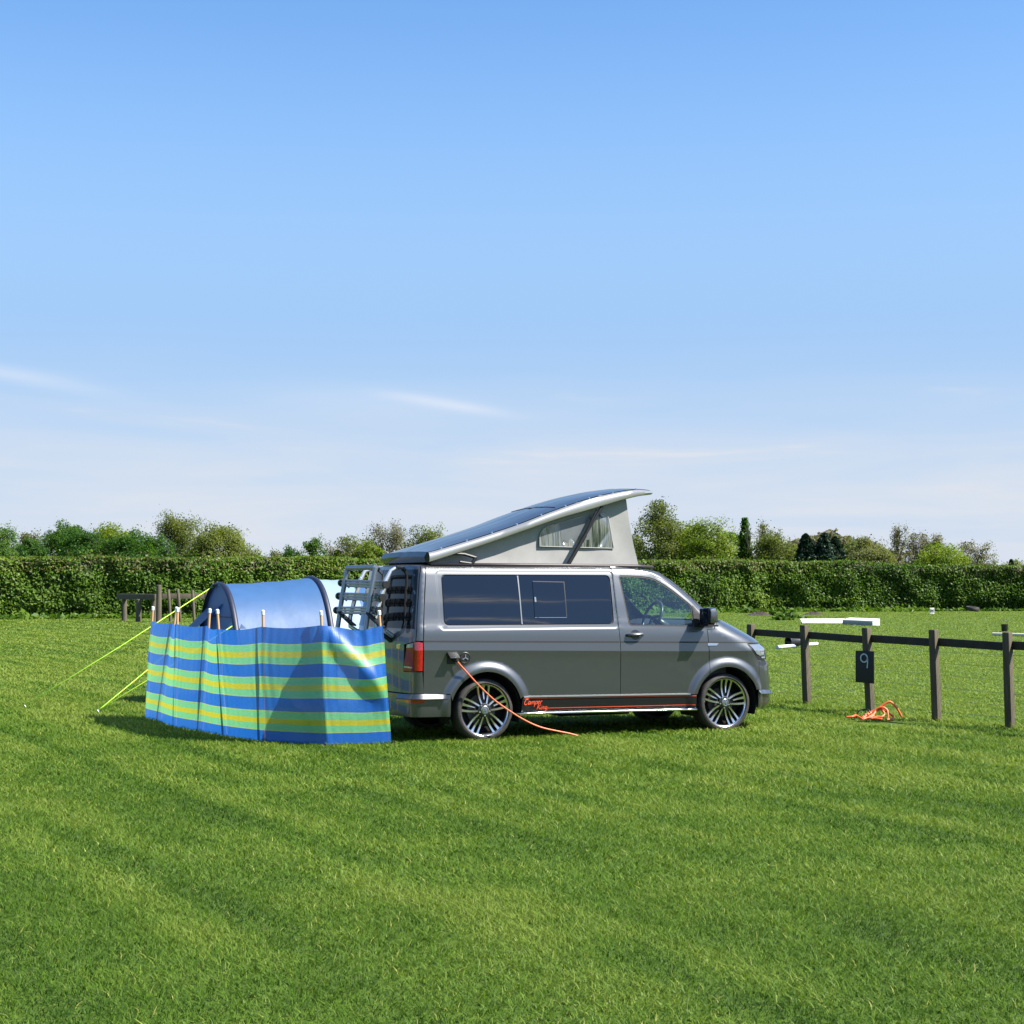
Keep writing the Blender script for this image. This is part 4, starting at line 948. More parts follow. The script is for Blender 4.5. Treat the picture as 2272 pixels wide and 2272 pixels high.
# --- wheels
def make_wheel(x, z, sy, rot):
    w = empty('wheel', (x, 0, z)); w.parent = van; w.location = (x, sy*.90, z)
    R = .335; o_ = -sy
    def Y(d): return -d*o_*-1 if False else d*sy
    prof = [(.272, -.225), (.300, -.232), (.322, -.222), (.333, -.195), (.335, -.13), (.335, -.05), (.332, -.015), (.322, .006), (.306, .014), (.288, .016), (.276, .008), (.270, -.004)]
    m = MB(); m.lathe([(r_, h*sy) for r_, h in prof], n=72)
    ty = m.build('tyre', M_tyre, w, smooth='auto')
    m = MB(); m.lathe([(.268, -.22*sy), (.258, -.2*sy), (.250, -.05*sy), (.258, -.012*sy), (.270, -.002*sy), (.274, .003*sy), (.274, -.01*sy)], n=64)
    m2 = MB(); m2.lathe([(.0, -.125*sy), (.10, -.122*sy), (.256, -.125*sy)], n=40); m2.build('wheel_back', M_dark, w)
    ri = m.build('rim', M_alud, w, smooth='auto')
    m = MB(); m.lathe([(.262, -.008*sy), (.266, .001*sy), (.2735, .005*sy), (.275, -.002*sy)], n=64); m.build('rim_edge', M_alu, ri, smooth='auto')
    for k in range(5):
        a0 = rot+k*2*math.pi/5
        for j, (da, wi, wo) in enumerate(((-.27, .016, .021), (0, .008, .029), (.27, .016, .021))):
            sp = MB(); sd = MB()
            for mb_, yo, ex, dep in ((sp, -.006, 0, .006), (sd, -.0125, .006, .03)):
                pts_i = []; nseg = 8
                for q in range(nseg+1):
                    tt_ = q/nseg; r_ = .060+(.264-.060)*tt_ if j != 1 else .115+(.266-.115)*tt_
                    an = a0 + math.copysign(.40-.155*tt_, da) if j != 1 else a0
                    wd = (wi+(wo-wi)*tt_)+ex + (.008*(1 if tt_ > .9 else 0))
                    dish = -.028*(1-tt_)**2*0-.012*math.sin(math.pi*tt_)
                    pts_i.append((r_, an, wd/2, dish))
                v = []
                for r_, an, hw, dish in pts_i:
                    c_, s_ = math.cos(an), math.sin(an)
                    for sgn in (-1, 1):
                        for yy in (0, -dep):
                            v.append((c_*r_-s_*hw*sgn, (yo+dish+yy)*sy, s_*r_+c_*hw*sgn))
                f = []
                for q in range(nseg):
                    A = q*4; B = A+4
                    f += [(A, B, B+2, A+2), (A+1, A+3, B+3, B+1), (A, A+1, B+1, B), (A+2, B+2, B+3, A+3)]
                f += [(0, 2, 3, 1), (nseg*4, nseg*4+1, nseg*4+3, nseg*4+2)]
                mb_.add(v, f)
            nf = len(sp.f); sp.add(sd.v, sd.f); so_ = sp.build('spoke', [M_alu, M_alud], ri)
            for pi, pl in enumerate(so_.data.polygons): pl.material_index = 0 if pi < nf else 1
    m = MB(); m.lathe([(.078, -.03*sy), (.074, -.006*sy), (.060, -.001*sy), (.047, .0*sy)], n=36); m.build('hub', M_alud, ri, smooth='auto')
    m = MB(); m.lathe([(.046, -.004*sy), (.045, .006*sy), (.040, .009*sy), (.0, .010*sy)], n=36); hc = m.build('hub_cap', mat('hub_grey', (.32, .33, .34), .3, metal=.8), ri, smooth='auto')
    m = MB(); m.lathe([(.037, .009*sy), (.037, .0125*sy), (.033, .0125*sy), (.033, .009*sy)], n=30)
    for ln in ([(-.016, .030), (0, .004), (.016, .030)], [(-.029, .012), (-.013, -.028), (0, -.004), (.013, -.028), (.029, .012)]):
        m.tube([(x_, .0115*sy, z_) for x_, z_ in ln], .0028, 5)
    m.build('emblem', M_chrome, hc)
    for k in range(5):
        a = rot+math.pi/5+k*2*math.pi/5; m = MB(); m.lathe([(.010, -.012*sy), (.010, .001*sy), (0, .002*sy)], c=(.060*math.cos(a), 0, .060*math.sin(a)), n=8); m.build('wheel_bolt', M_alu, ri)
    m = MB(); m.lathe([(.0, -.10*sy), (.165, -.10*sy), (.165, -.115*sy), (0, -.115*sy)], n=40); m.build('brake_disc', mat('brake_iron', (.12, .115, .11), .45, metal=.8), w, smooth='auto')
    return w
make_wheel(0, .325, -1, 1.62); make_wheel(2.98, .318, -1, 1.45)
make_wheel(0, .325, 1, 1.1); make_wheel(2.98, .318, 1, .7)
# --- fuel flap / hook-up
b = MB(); c_ = P(-.249, .888); rot_ = Matrix.Rotation(0, 3, 'X')
b.lathe([(.0, -.006), (.052, -.006), (.056, -.010), (.062, -.006), (.064, .004)], c=c_, n=32); cap = b.build('water_inlet', M_black, side, smooth='auto')
b = MB()
for k in range(3):
    a = math.pi/2+k*2*math.pi/3; b.tube([c_+np.array([0, -.010, 0]), c_+np.array([.036*math.cos(a), -.010, .036*math.sin(a)])], .007, 6)
b.build('inlet_grip', M_lens, cap)
b = MB(); h0 = P(-.40, .885)
b.box(h0+np.array([0, -.002, -.003]), (.105, .012, .115)); hk = b.build('hookup_socket', M_black, side, bevel=.004)
b = MB(); b.box(h0+np.array([.0, -.055, .035]), (.11, .12, .010), rot=Matrix.Rotation(.55, 3, 'X')); b.build('flap', M_black, hk, bevel=.003)
# --- pop-up roof
M_shell = mat('gloss_dark_roof', (.030, .032, .038), .16, spec=.45, coat=0., noise=.15, nscale=12)
tb_x = [-.561, -.30, .10, .528, .783, 1.040, 1.301, 1.564, 1.831, 2.011, 2.205]; tb_z = [2.008, 2.083, 2.200, 2.338, 2.434, 2.524, 2.608, 2.676, 2.726, 2.744, 2.741]
bb_x = [-.573, -.30, .10, .519, .773, 1.030, 1.290, 1.554, 1.820, 2.000, 2.205]; bb_z = [1.901, 1.985, 2.109, 2.248, 2.333, 2.415, 2.485, 2.561, 2.634, 2.673, 2.700]
zt_ = pchip(tb_x, tb_z); zb_ = pchip(bb_x, bb_z)
xs_ = np.r_[np.linspace(-.575, 1.9, 34), np.linspace(1.95, 2.21, 9)]
def ww_(x): return .735*(1 if x < 1.75 else math.sqrt(max(0, 1-((x-1.75)/.60)**2.4*.62)))
def shell_sec(x):
    zt, zb = zt_(x), zb_(x); W = ww_(x); cr = .040*min(1, .35+(x+.6)*1.5)*(1 if x < 1.9 else max(.25, 1-(x-1.9)*2.6))
    sec = [(-W+.035, zb-.004), (-W-.004, zb+.006), (-W-.014, zb+(zt-zb)*.35), (-W-.010, zb+(zt-zb)*.7), (-W+.010, zt-.006), (-W+.030, zt)]
    n = 15; tops = []
    for i in range(n):
        y = -W+.035+(2*W-.07)*i/(n-1); u_ = abs(y)/W
        z = zt+.004+cr*(1-u_**2.2)
        for yr in (-.28, 0, .28): z += -.006*math.exp(-((y-yr)/.02)**2)
        tops.append((y, z))
    return sec, tops
side_v, top_v = [], []
for x in xs_:
    s_, t_ = shell_sec(x); side_v.append(s_); top_v.append(t_)
lip_m = mat('silver_roof_rail', (.36, .36, .355), .34, metal=.55, coat=.6, noise=.05, nscale=20)
pr_ = empty('pop_up_roof'); pr_.parent = van
m = MB()
for sg in (1, -1):
    k = len(side_v[0]); m.add([(x, sg*y, z) for x, r_ in zip(xs_, side_v) for y, z in r_], [(i*k+j, (i+1)*k+j, (i+1)*k+j+1, i*k+j+1) for i in range(len(xs_)-1) for j in range(k-1)])
# nose of the shell
fr = [(side_v[-1][j]) for j in range(6)]
m.add([(xs_[-1], sg*y, z) for sg in (1, -1) for y, z in (fr if sg == 1 else fr[::-1])], [tuple(range(12))])
m.build('roof_rail', lip_m, pr_, smooth='auto')
m = MB(); k = 15
m.add([(x, y, z) for x, r_ in zip(xs_, top_v) for y, z in r_], [(i*k+j, (i+1)*k+j, (i+1)*k+j+1, i*k+j+1) for i in range(len(xs_)-1) for j in range(k-1)])
s0_, t0_ = shell_sec(xs_[0]); 
back_ = [(xs_[0]-.012, y, z) for y, z in t0_]+[(xs_[0]-.045, y, z-.055) for y, z in t0_]+[(xs_[0]-.02, y*.97, 1.905-.0*abs(y)) for y, z in t0_]+[(xs_[0]+.10, y*.95, 1.895) for y, z in t0_]
m.add([(xs_[0], y, z) for y, z in t0_]+back_, [(i*k+j, i*k+j+1, (i+1)*k+j+1, (i+1)*k+j) for i in range(4) for j in range(k-1)])
for sg in (1, -1):
    e_ = [(xs_[0], sg*s0_[5][0], s0_[5][1]), (xs_[0]-.012, sg*t0_[0][0], t0_[0][1]), (xs_[0]-.045, sg*t0_[0][0], t0_[0][1]-.055), (xs_[0]-.02, sg*t0_[0][0]*.97, 1.905), (xs_[0], sg*s0_[0][0], s0_[0][1]), (xs_[0], sg*s0_[2][0], s0_[2][1])]
    m.add(e_, [tuple(range(6))])
m.build('roof_shell', M_shell, pr_, smooth='auto')
m = MB(); m.add([(x, sg*(ww_(x)-.03), zb_(x)-.002) for x in xs_ for sg in (-1, 1)], [(2*i, 2*i+1, 2*i+3, 2*i+2) for i in range(len(xs_)-1)]); m.build('roof_lining', mat('roof_lining', (.16, .16, .165), .9), pr_)
for x in np.linspace(-.42, 1.95, 9):
    m = MB(); m.lathe([(0, .016), (.009, .014), (.011, .0)], c=(x, -.690, zt_(x)+.002), axis='Z', n=8); m.build('roof_rivet', M_alu, pr_)
m = MB(); jl = []
for i_ in range(1, 14):
    x_ = .98+.25*abs(-.7+1.4*(i_-1)/12)/.7*.0; jl.append((x_, shell_sec(x_)[1][i_][0], shell_sec(x_)[1][i_][1]+.001))
m.tube(jl, .005, 6); m.build('roof_joint', M_rub, pr_, smooth=True)
# canvas walls
M_canvas = mat('grey_canvas', (.305, .30, .288), .9, noise=.08, nscale=14, bump=.12, bscale=220)
cbx = [-.52, -.012, 1.0, 2.022]
fx_ = pchip([1.862, 2.139, 2.456, 2.66], [2.030, 1.953, 1.889, 1.862])
def can_pt(u, h, sg=-1):
    """u 0..1 from the hinge to the front edge, h 0..1 from the van roof to the shell"""
    x = -.55+(fx_(1.87)-(-.55))*u; xt = -.55+(1.868+.55)*u
    zt2 = zb_(xt)-.004; z0 = 1.872; z = z0+(zt2-z0)*h
    xx = x+(xt-x)*h if u < 1 else fx_(z)
    xx = x*(1-h)+xt*h
    if u > .6: xx = xx + (fx_(z)-(x*(1-h)+xt*h) if u >= .999 else (u-.6)/.4*(fx_(z)-(fx_(1.87)*(1-h)+1.868*h)))
    y = .615 - .012*math.sin(math.pi*min(max(h, 0), 1))*math.sin(math.pi*u) + .006*math.sin(u*31+h*2.2)*(.3+.7*u**4)*math.sin(math.pi*h*.9+.2)*1.2
    return np.array([xx, sg*y, z])
def canvas_side(sg):
    m = MB(); nu, nh = 64, 16
    v = [can_pt(i/(nu-1), j/(nh-1), sg) for i in range(nu) for j in range(nh)]
    m.add(v, [(i*nh+j, (i+1)*nh+j, (i+1)*nh+j+1, i*nh+j+1) for i in range(nu-1) for j in range(nh-1)]); return m
cv = canvas_side(-1); f2 = canvas_side(1); cv.add(f2.v, f2.f)
nh = 16; L0 = [can_pt(1, j/(nh-1), -1) for j in range(nh)]; v = []
for i in range(16):
    t_ = i/15
    for p in L0:
        v.append((p[0]+.05*math.sin(math.pi*t_)*(1-(p[2]-1.87)/.8*.3), p[1]*(1-2*t_), p[2]+.012*math.sin(math.pi*t_)))
cv.add(v, [(i*nh+j, (i+1)*nh+j, (i+1)*nh+j+1, i*nh+j+1) for i in range(15) for j in range(nh-1)])
canv = cv.build('canvas_wall', M_canvas, pr_, smooth=True, recalc=False)
# clear vinyl window with its half drawn inner flap
vm = bpy.data.materials.new('clear_vinyl'); vm.use_nodes = True; t = vm.node_tree; pb2 = t.nodes['Principled BSDF']
pb2.inputs['Base Color'].default_value = (.20, .215, .20, 1); pb2.inputs['Roughness'].default_value = .06; pb2.inputs['Specular IOR Level'].default_value = 1.; pb2.inputs['Metallic'].default_value = .35
co_ = t.nodes.new('ShaderNodeTexCoord'); mp_ = t.nodes.new('ShaderNodeMapping'); mp_.inputs['Scale'].default_value = (26, 1, 1.6); t.links.new(co_.outputs['Object'], mp_.inputs[0])
n_2 = t.nodes.new('ShaderNodeTexNoise'); n_2.inputs['Scale'].default_value = 1.; n_2.inputs['Detail'].default_value = 3; t.links.new(mp_.outputs[0], n_2.inputs[0])
b_ = t.nodes.new('ShaderNodeBump'); b_.inputs['Strength'].default_value = 1.; b_.inputs['Distance'].default_value = .05; t.links.new(n_2.outputs[0], b_.inputs['Height']); t.links.new(b_.outputs[0], pb2.inputs['Normal'])
wv = [(.776, 2.088), (1.235, 2.081), (1.700, 2.074), (1.668, 2.25), (1.632, 2.425), (1.59, 2.472), (1.30, 2.430), (1.017, 2.351), (.880, 2.316), (.819, 2.282), (.778, 2.215)]
def vinyl(name, poly, yoff, material, parent, res=.06):
    return patch(name, poly, material, parent, fn=lambda s, z, o_: np.array([s, -(.620+yoff), z]), res=0, edge=.05)
fr_o = shrink(wv, -.014)
vw = vinyl('canvas_window', wv, .006, vm, canv)
m = MB(); lo_ = [np.array([s, -.624, z]) for s, z in dens_(wv, .05)]; m.tube(lo_, .005, 6, close=True); m.build('window_binding', mat('canvas_hem', (.33, .325, .31), .9), canv, smooth=True)
fl_m = mat('grey_inner_flap', (.13, .14, .145), .35, spec=.8, noise=.2, nscale=10)
fl = vinyl('inner_flap', [(1.025, 2.345), (1.45, 2.462), (1.42, 2.30), (1.39, 2.17), (1.33, 2.16), (1.28, 2.20), (1.22, 2.15), (1.16, 2.185), (1.12, 2.13), (1.07, 2.16), (1.045, 2.10)], .008, fl_m, vw)
# struts and rear hinge
m = MB(); m.tube([(1.079, -.700, 1.872), (1.30, -.705, 2.22)], .024, 10); m.tube([(1.29, -.705, 2.205), (1.513, -.705, 2.545)], .017, 10); st1 = m.build('gas_strut', M_black, pr_, smooth='auto')
m = MB(); m.tube([(1.26, -.700, 2.16), (1.36, -.698, 2.33), (1.455, -.695, 2.50)], .016, 8); m.build('thin_black_rod', M_black, st1, smooth='auto')  # second thin black rod beside the strut
m = MB()
m.tube([(-.30, -.715, 2.00), (-.165, -.72, 1.992), (-.027, -.72, 1.955)], .017, 8); m.tube([(-.027, -.72, 1.958), (-.088, -.72, 1.868)], .020, 8); m.tube([(-.217, -.72, 1.909), (-.083, -.72, 1.893)], .014, 8)
m.build('roof_hinge', M_black, pr_, smooth='auto')
# ------------------------------------------------------------------ bicycle rack on the tailgate
def vw(p):                                                          # van space -> world
    c, s = math.cos(PS_), math.sin(PS_); return np.array([VAN_O[0]+c*p[0]-s*p[1], VAN_O[1]+s*p[0]+c*p[1], p[2]])
M_rack = mat('anodised_aluminium', (.27, .30, .33), .38, metal=.85, noise=.1, nscale=30)
M_bright = mat('polished_tube', (.82, .82, .82), .25, metal=.7, noise=.05, nscale=30)
rack = empty('bicycle_rack', vw((-1.0, 0, 0)), PS_, label='folded silver bicycle rack hanging on the van tailgate', cat='bicycle rack')
def R(p): return (p[0]+1.0, p[1], p[2])                              # van space -> rack space
YN, YF = -.45, .30
for y_, xs_ in ((YN, 0.), (YF, -.035)):
    m = MB(); pth = [(-.80, y_, 1.845), (-.86, y_, 1.838), (-.905+xs_, y_, 1.815), (-.96+xs_, y_, 1.719), (-.99+xs_, y_, 1.613), (-1.03+xs_, y_, 1.489), (-1.08+xs_, y_, 1.30), (-1.075+xs_, y_, 1.20), (-1.03, y_, 1.15), (-.945, y_, 1.10)]
    m.tube([R(p) for p in pth], [.019]*3+[.025]*5+[.021]*2, 10); tb1 = m.build('bent_tube', M_bright, rack, smooth=True)
    m = MB(); m.box(R((-.775, y_, 1.848)), (.15, .055, .032), rot=Matrix.Rotation(.10, 3, 'Y')); m.build('top_clamp', M_black, tb1, bevel=.008)
    m = MB(); m.tube([R((-1.03, y_, 1.15)), R((-.95, y_, 1.10)), R((-.90, y_, 1.06))], .025, 8); m.build('lower_clamp', M_black, tb1, smooth='auto')
for y_, dx in ((YN, .07), (YF, 0)):
    m = MB(); m.tube([R((-1.150+dx, y_, 1.845)), R((-1.205+dx, y_, 1.547)), R((-1.258+dx, y_, 1.193))], .027, 10); m.build('frame_tube', M_rack, rack, smooth='auto')
m = MB(); m.tube([R((-1.150, YF, 1.848)), R((-1.075, YN, 1.850))], .030, 10); m.build('top_bar', M_rack, rack, smooth='auto')
for (xl, zl), (xr, zr) in (((-1.184, 1.683), (-1.006, 1.663)), ((-1.211, 1.537), (-1.045, 1.527)), ((-1.237, 1.379), (-1.083, 1.391))):
    A_, B_ = np.array((xl, .40, zl)), np.array((xr, -.57, zr)); d = B_-A_; d /= np.linalg.norm(d)
    ch = MB()
    for dz in (-.029, .000, .029):
        ch.box(R((A_+B_)/2+np.array([0, 0, dz])), (np.linalg.norm(B_-A_), .036+.016*(dz == 0), .0265), rot=Matrix.Rotation(math.atan2(d[1], d[0]), 3, 'Z') @ Matrix.Rotation(-math.asin(d[2]), 3, 'Y'))
    c_ = ch.build('wheel_channel', M_rack, rack, bevel=.004)
    for e in (A_, B_):
        m = MB(); m.tube([R(e-d*.018), R(e+d*.018)], .040, 12); m.build('end_cap', M_black, c_, smooth='auto')
    for q in (.12, .3, .52, .72, .9):
        m = MB(); pc = A_+(B_-A_)*q; m.tube([R(pc+np.array([.035, 0, .03])), R(pc+np.array([.045, 0, -.02])), R(pc+np.array([.02, 0, -.05]))], .012, 6); m.build('wheel_strap', M_black, c_, smooth='auto')
for y_, dx in ((YN, .07), (YF, 0)):
    m = MB(); m.tube([R((-1.245+dx, y_, 1.365)), R((-1.20+dx, y_-.05, 1.31)), R((-1.14+dx, y_-.13, 1.235)), R((-1.10+dx, y_-.16, 1.215))], [.024, .036, .034, .014], 8, flat=.7); m.build('ratchet_strap', M_black, rack, smooth='auto')
m = MB(); m.tube([R((-.975, -.50, 1.168)), R((-.88, -.52, 1.10))], .021, 10); arm = m.build('lower_arm', M_rack, rack, smooth='auto')
m = MB(); m.tube([R((-.90, -.515, 1.115)), R((-.82, -.53, 1.062)), R((-.775, -.54, 1.015))], [.030, .033, .026], 8); m.build('arm_clamp', M_black, arm, smooth='auto')

# ------------------------------------------------------------------ windbreak
WBb = [(-4.66, 20.7), (-4.37, 20.14), (-4.01, 19.35), (-3.58, 18.73), (-3.19, 18.15), (-2.68, 17.54), (-1.95, 17.14), (-1.272, 17.10)]
WBt = [(-4.60, 20.7, 1.21), (-4.20, 20.14, 1.19), (-4.00, 19.35, 1.20), (-3.51, 18.73, 1.19), (-3.29, 18.15, 1.17), (-2.70, 17.54, 1.21), (-2.02, 17.14, 1.235), (-1.365, 17.10, 1.225)]
WK = .982
WBb = [(x*WK, y*WK) for x, y in WBb[:-1]]+[(-1.263, 17.08)]
WBt = [(x*WK, y*WK, 1.65+(z-1.65)*WK) for x, y, z in WBt[:-1]]+[(-1.355, 17.08, 1.232)]
wb = empty('windbreak', (-3.0, 18.5, 0), label='blue green and yellow striped windbreak on wooden poles behind the van', cat='windbreak')
wbo = np.array((-3.0, 18.5, 0))
fm = bpy.data.materials.new('striped_woven_plastic'); fm.use_nodes = True; t = fm.node_tree; t.nodes.clear()
uvn = t.nodes.new('ShaderNodeUVMap'); uvn.uv_map = 'UVMap'; sx_ = t.nodes.new('ShaderNodeSeparateXYZ'); t.links.new(uvn.outputs[0], sx_.inputs[0])
cr = t.nodes.new('ShaderNodeValToRGB'); cr.color_ramp.interpolation = 'CONSTANT'; el = cr.color_ramp.elements
BL, GR, YE, LI = (.016, .175, .66), (.21, .66, .31), (.64, .60, .04), (.52, .66, .12)
stops = []
for a, b_ in ((.138, .32), (.432, .61), (.73, .905)):
    w_ = b_-a; stops += [(a, LI), (a+.008, GR), (a+.36*w_, YE), (a+.64*w_, GR), (b_-.008, LI), (b_, BL)]
el[0].position = 0; el[0].color = (*BL, 1); el[1].position = stops[0][0]; el[1].color = (*stops[0][1], 1)
for p_, c_ in stops[1:]:
    e = el.new(p_); e.color = (*c_, 1)
t.links.new(sx_.outputs[1], cr.inputs[0])
nz_ = t.nodes.new('ShaderNodeTexNoise'); nz_.inputs['Scale'].default_value = 1; nz_.inputs['Detail'].default_value = 3
mpu = t.nodes.new('ShaderNodeMapping'); mpu.inputs['Scale'].default_value = (14, 160, 1); t.links.new(uvn.outputs[0], mpu.inputs[0]); t.links.new(mpu.outputs[0], nz_.inputs[0])
mr2 = t.nodes.new('ShaderNodeMapRange'); mr2.inputs[1].default_value = .3; mr2.inputs[2].default_value = .7; mr2.inputs[3].default_value = .82; mr2.inputs[4].default_value = 1.06; t.links.new(nz_.outputs[0], mr2.inputs[0])
mul = t.nodes.new('ShaderNodeMix'); mul.data_type = 'RGBA'; mul.blend_type = 'MULTIPLY'; mul.inputs[0].default_value = 1; t.links.new(cr.outputs[0], mul.inputs[6]); t.links.new(mr2.outputs[0], mul.inputs[7])
pr2 = t.nodes.new('ShaderNodeBsdfPrincipled'); pr2.inputs['Coat Weight'].default_value = .7; pr2.inputs['Coat Roughness'].default_value = .26; pr2.inputs['Roughness'].default_value = .34; pr2.inputs['Specular IOR Level'].default_value = .9
t.links.new(mul.outputs[2], pr2.inputs['Base Color'])
trn = t.nodes.new('ShaderNodeBsdfTranslucent'); t.links.new(mul.outputs[2], trn.inputs[0])
bw = t.nodes.new('ShaderNodeBump'); bw.inputs['Strength'].default_value = .25; bw.inputs['Distance'].default_value = .01
nw = t.nodes.new('ShaderNodeTexNoise'); nw.inputs['Scale'].default_value = 1; nw.inputs['Detail'].default_value = 4; mw = t.nodes.new('ShaderNodeMapping'); mw.inputs['Scale'].default_value = (60, 7, 1)
t.links.new(uvn.outputs[0], mw.inputs[0]); t.links.new(mw.outputs[0], nw.inputs[0]); t.links.new(nw.outputs[0], bw.inputs['Height']); t.links.new(bw.outputs[0], pr2.inputs['Normal']); 
mxs = t.nodes.new('ShaderNodeMixShader'); mxs.inputs[0].default_value = .55; t.links.new(pr2.outputs[0], mxs.inputs[1]); t.links.new(trn.outputs[0], mxs.inputs[2])
hol = t.nodes.new('ShaderNodeBsdfTransparent'); mxh = t.nodes.new('ShaderNodeMixShader'); mxh.inputs[0].default_value = .06   # the open weave lets some light straight through
t.links.new(mxs.outputs[0], mxh.inputs[1]); t.links.new(hol.outputs[0], mxh.inputs[2])
om = t.nodes.new('ShaderNodeOutputMaterial'); t.links.new(mxh.outputs[0], om.inputs[0])
nc, nr_ = 30, 44; vs, uvs = [], []; cols = 0; rr = np.random.default_rng(4)
for k in range(7):
    b0, b1 = np.array((*WBb[k], .015)), np.array((*WBb[k+1], .015)); t0, t1 = np.array(WBt[k]), np.array(WBt[k+1])
    d = b1-b0; d /= np.linalg.norm(d); nm = np.array([d[1], -d[0], 0]); nm *= -np.sign(nm[1]) if nm[1] > 0 else 1
    for i in range(nc + (1 if k == 6 else 0)):
        f_ = i/nc; cols += 1
        B = b0+(b1-b0)*f_; T = t0+(t1-t0)*f_
        sag = math.sin(math.pi*f_)
        T = T - np.array([0, 0, .022*sag + (.030*math.exp(-((f_-.62)/.22)**2) if k == 6 else 0)])
        for j in range(nr_):
            g = j/(nr_-1); p = B+(T-B)*g
            bul = .012*sag*(.4+.6*math.sin(math.pi*g)) * (1 if k != 6 else .5)
            pl = .006*math.sin(f_*46+3*math.sin(g*4+k))*math.exp(-min(f_, 1-f_)*6)*(.5+g*.8) + .006*(float(fbm(np.array([f_*9+k*7, g*2.2, k*3.])))-.5)
            ex_ = 0
            if k == 6:                                               # slack diagonal fold
                q = g-(.97-.58*f_**1.2); ex_ = (.075*math.exp(-(q/.125)**2)+.24*(f_-.5)*.735*math.exp(-((q-.07)/.25)**2))*min(1, f_*6)*(1-f_**7)
                ex_ += .012*math.sin(f_*30+g*5)*math.exp(-((f_-.65)/.2)**2)*g**3
            if k == 5: ex_ = .012*math.exp(-((g-.6+.5*f_)/.07)**2)*(f_ > .3)*math.sin(math.pi*f_)
            vs.append(p+nm*(bul+pl+ex_)-wbo); uvs.append((k+f_, 1-g))
fc = [(i*nr_+j, (i+1)*nr_+j, (i+1)*nr_+j+1, i*nr_+j+1) for i in range(cols-1) for j in range(nr_-1)]
me = bpy.data.meshes.new('fabric'); me.from_pydata([tuple(p) for p in vs], [], fc); ul = me.uv_layers.new(name='UVMap')
li = np.zeros(len(me.loops), dtype=np.int32); me.loops.foreach_get('vertex_index', li); ul.data.foreach_set('uv', np.array(uvs, dtype=np.float32)[li].ravel())
link('fabric', me, fm, wb)
M_pole = mat('varnished_pole', (.58, .34, .17), .4, noise=.25, nscale=20, stretch=(1, 1, .1))
M_cap = mat('white_cap', (.80, .80, .78), .4, noise=.06, nscale=20)
for (bx, by), tp in zip(WBb, WBt):
    b0 = np.array((bx, by, -.05)); T = np.array(tp); d = (T-np.array((bx, by, 0))); top_ = np.array((bx, by, 0))+d*(1.375/tp[2])
    off_ = np.array((.012, .062, 0)) if bx < -1.5 else np.array((-.045, .025, 0))
    m = MB(); m.tube([b0+off_*.7-wbo, top_+off_*.7-wbo], .0145, 10); po = m.build('pole', M_pole, wb, smooth='auto')
    dd_ = d/np.linalg.norm(d); m = MB(); m.tube([top_+off_*.7-wbo-dd_*.030, top_+off_*.7-wbo+dd_*.012, top_+off_*.7-wbo+dd_*.02], [.019, .019, .010], 10); m.build('pole_cap', M_cap, po, smooth='auto')
# a ninth pole of the run behind, leaning against the second
# ------------------------------------------------------------------ tent
Uv, Vv = np.array([math.cos(PS_), math.sin(PS_), 0]), np.array([-math.sin(PS_), math.cos(PS_), 0])
c1, c2 = np.array([-4.12, 23.0, 0]), np.array([-2.95, 23.6, 0])
tent = empty('tunnel_tent', tuple(c1), 0, label='blue tunnel tent with navy hoops standing behind the windbreak', cat='tent')
def hoop(c, H, ph, b=1.2, n=2.25):
    y = math.copysign(abs(math.cos(ph))**(2/n), math.cos(ph))*b; z = abs(math.sin(ph))**(2/n)*H
    return c-Vv*y+np.array([0, 0, z])                               # ph 0 = near side
def tmat(name, c, gl=.5, tr=.4):
    m = mat(name, c, gl, spec=.6, noise=.10, nscale=6, bump=.45, bscale=5)
    t = m.node_tree; p = t.nodes['Principled BSDF']; o = [n for n in t.nodes if n.type == 'OUTPUT_MATERIAL'][0]
    q = t.nodes.new('ShaderNodeBsdfTranslucent'); q.inputs[0].default_value = (*c, 1); x = t.nodes.new('ShaderNodeMixShader'); x.inputs[0].default_value = tr
    t.links.new(p.outputs[0], x.inputs[1]); t.links.new(q.outputs[0], x.inputs[2]); t.links.new(x.outputs[0], o.inputs[0]); return m
M_tb, M_tl, M_tn = tmat('blue_nylon', (.062, .165, .37)), tmat('pale_sunlit_nylon', (.36, .50, .68)), tmat('navy_nylon', (.012, .018, .045), .5, .1)
def tsec(name, ca, Ha, cb, Hb, material, sag=.010, nu=14):
    m = MB(); nv = 40; v = []
    for i in range(nu+1):
        f_ = i/nu; c = ca+(cb-ca)*f_; H = Ha+(Hb-Ha)*f_
        for j in range(nv+1):
            p = hoop(c, H, math.pi*j/nv); s_ = 1-sag*math.sin(math.pi*f_)*(.6+.4*math.sin(math.pi*j/nv))
            q = c+(p-c)*s_; q = q+np.array([0, 0, .005*math.sin(f_*17+j*.9)*math.sin(math.pi*f_)]); v.append(q-c1)
    m.add(v, [(i*(nv+1)+j, (i+1)*(nv+1)+j, (i+1)*(nv+1)+j+1, i*(nv+1)+j+1) for i in range(nu) for j in range(nv)])
    return m.build(name, material, tent, smooth=True)
tsec('main_panel', c1, 1.675, c2, 1.765, M_tb); c3 = c2+Uv*.52; c4 = c2+Uv*1.9
tsec('sunlit_panel', c2, 1.765, c3, 1.745, M_tl, .01, 6); tsec('connector_panel', c3, 1.745, c4, 1.70, M_tb, .02, 10)  # first panel: same blue fabric, its sunlit paleness put into the colour
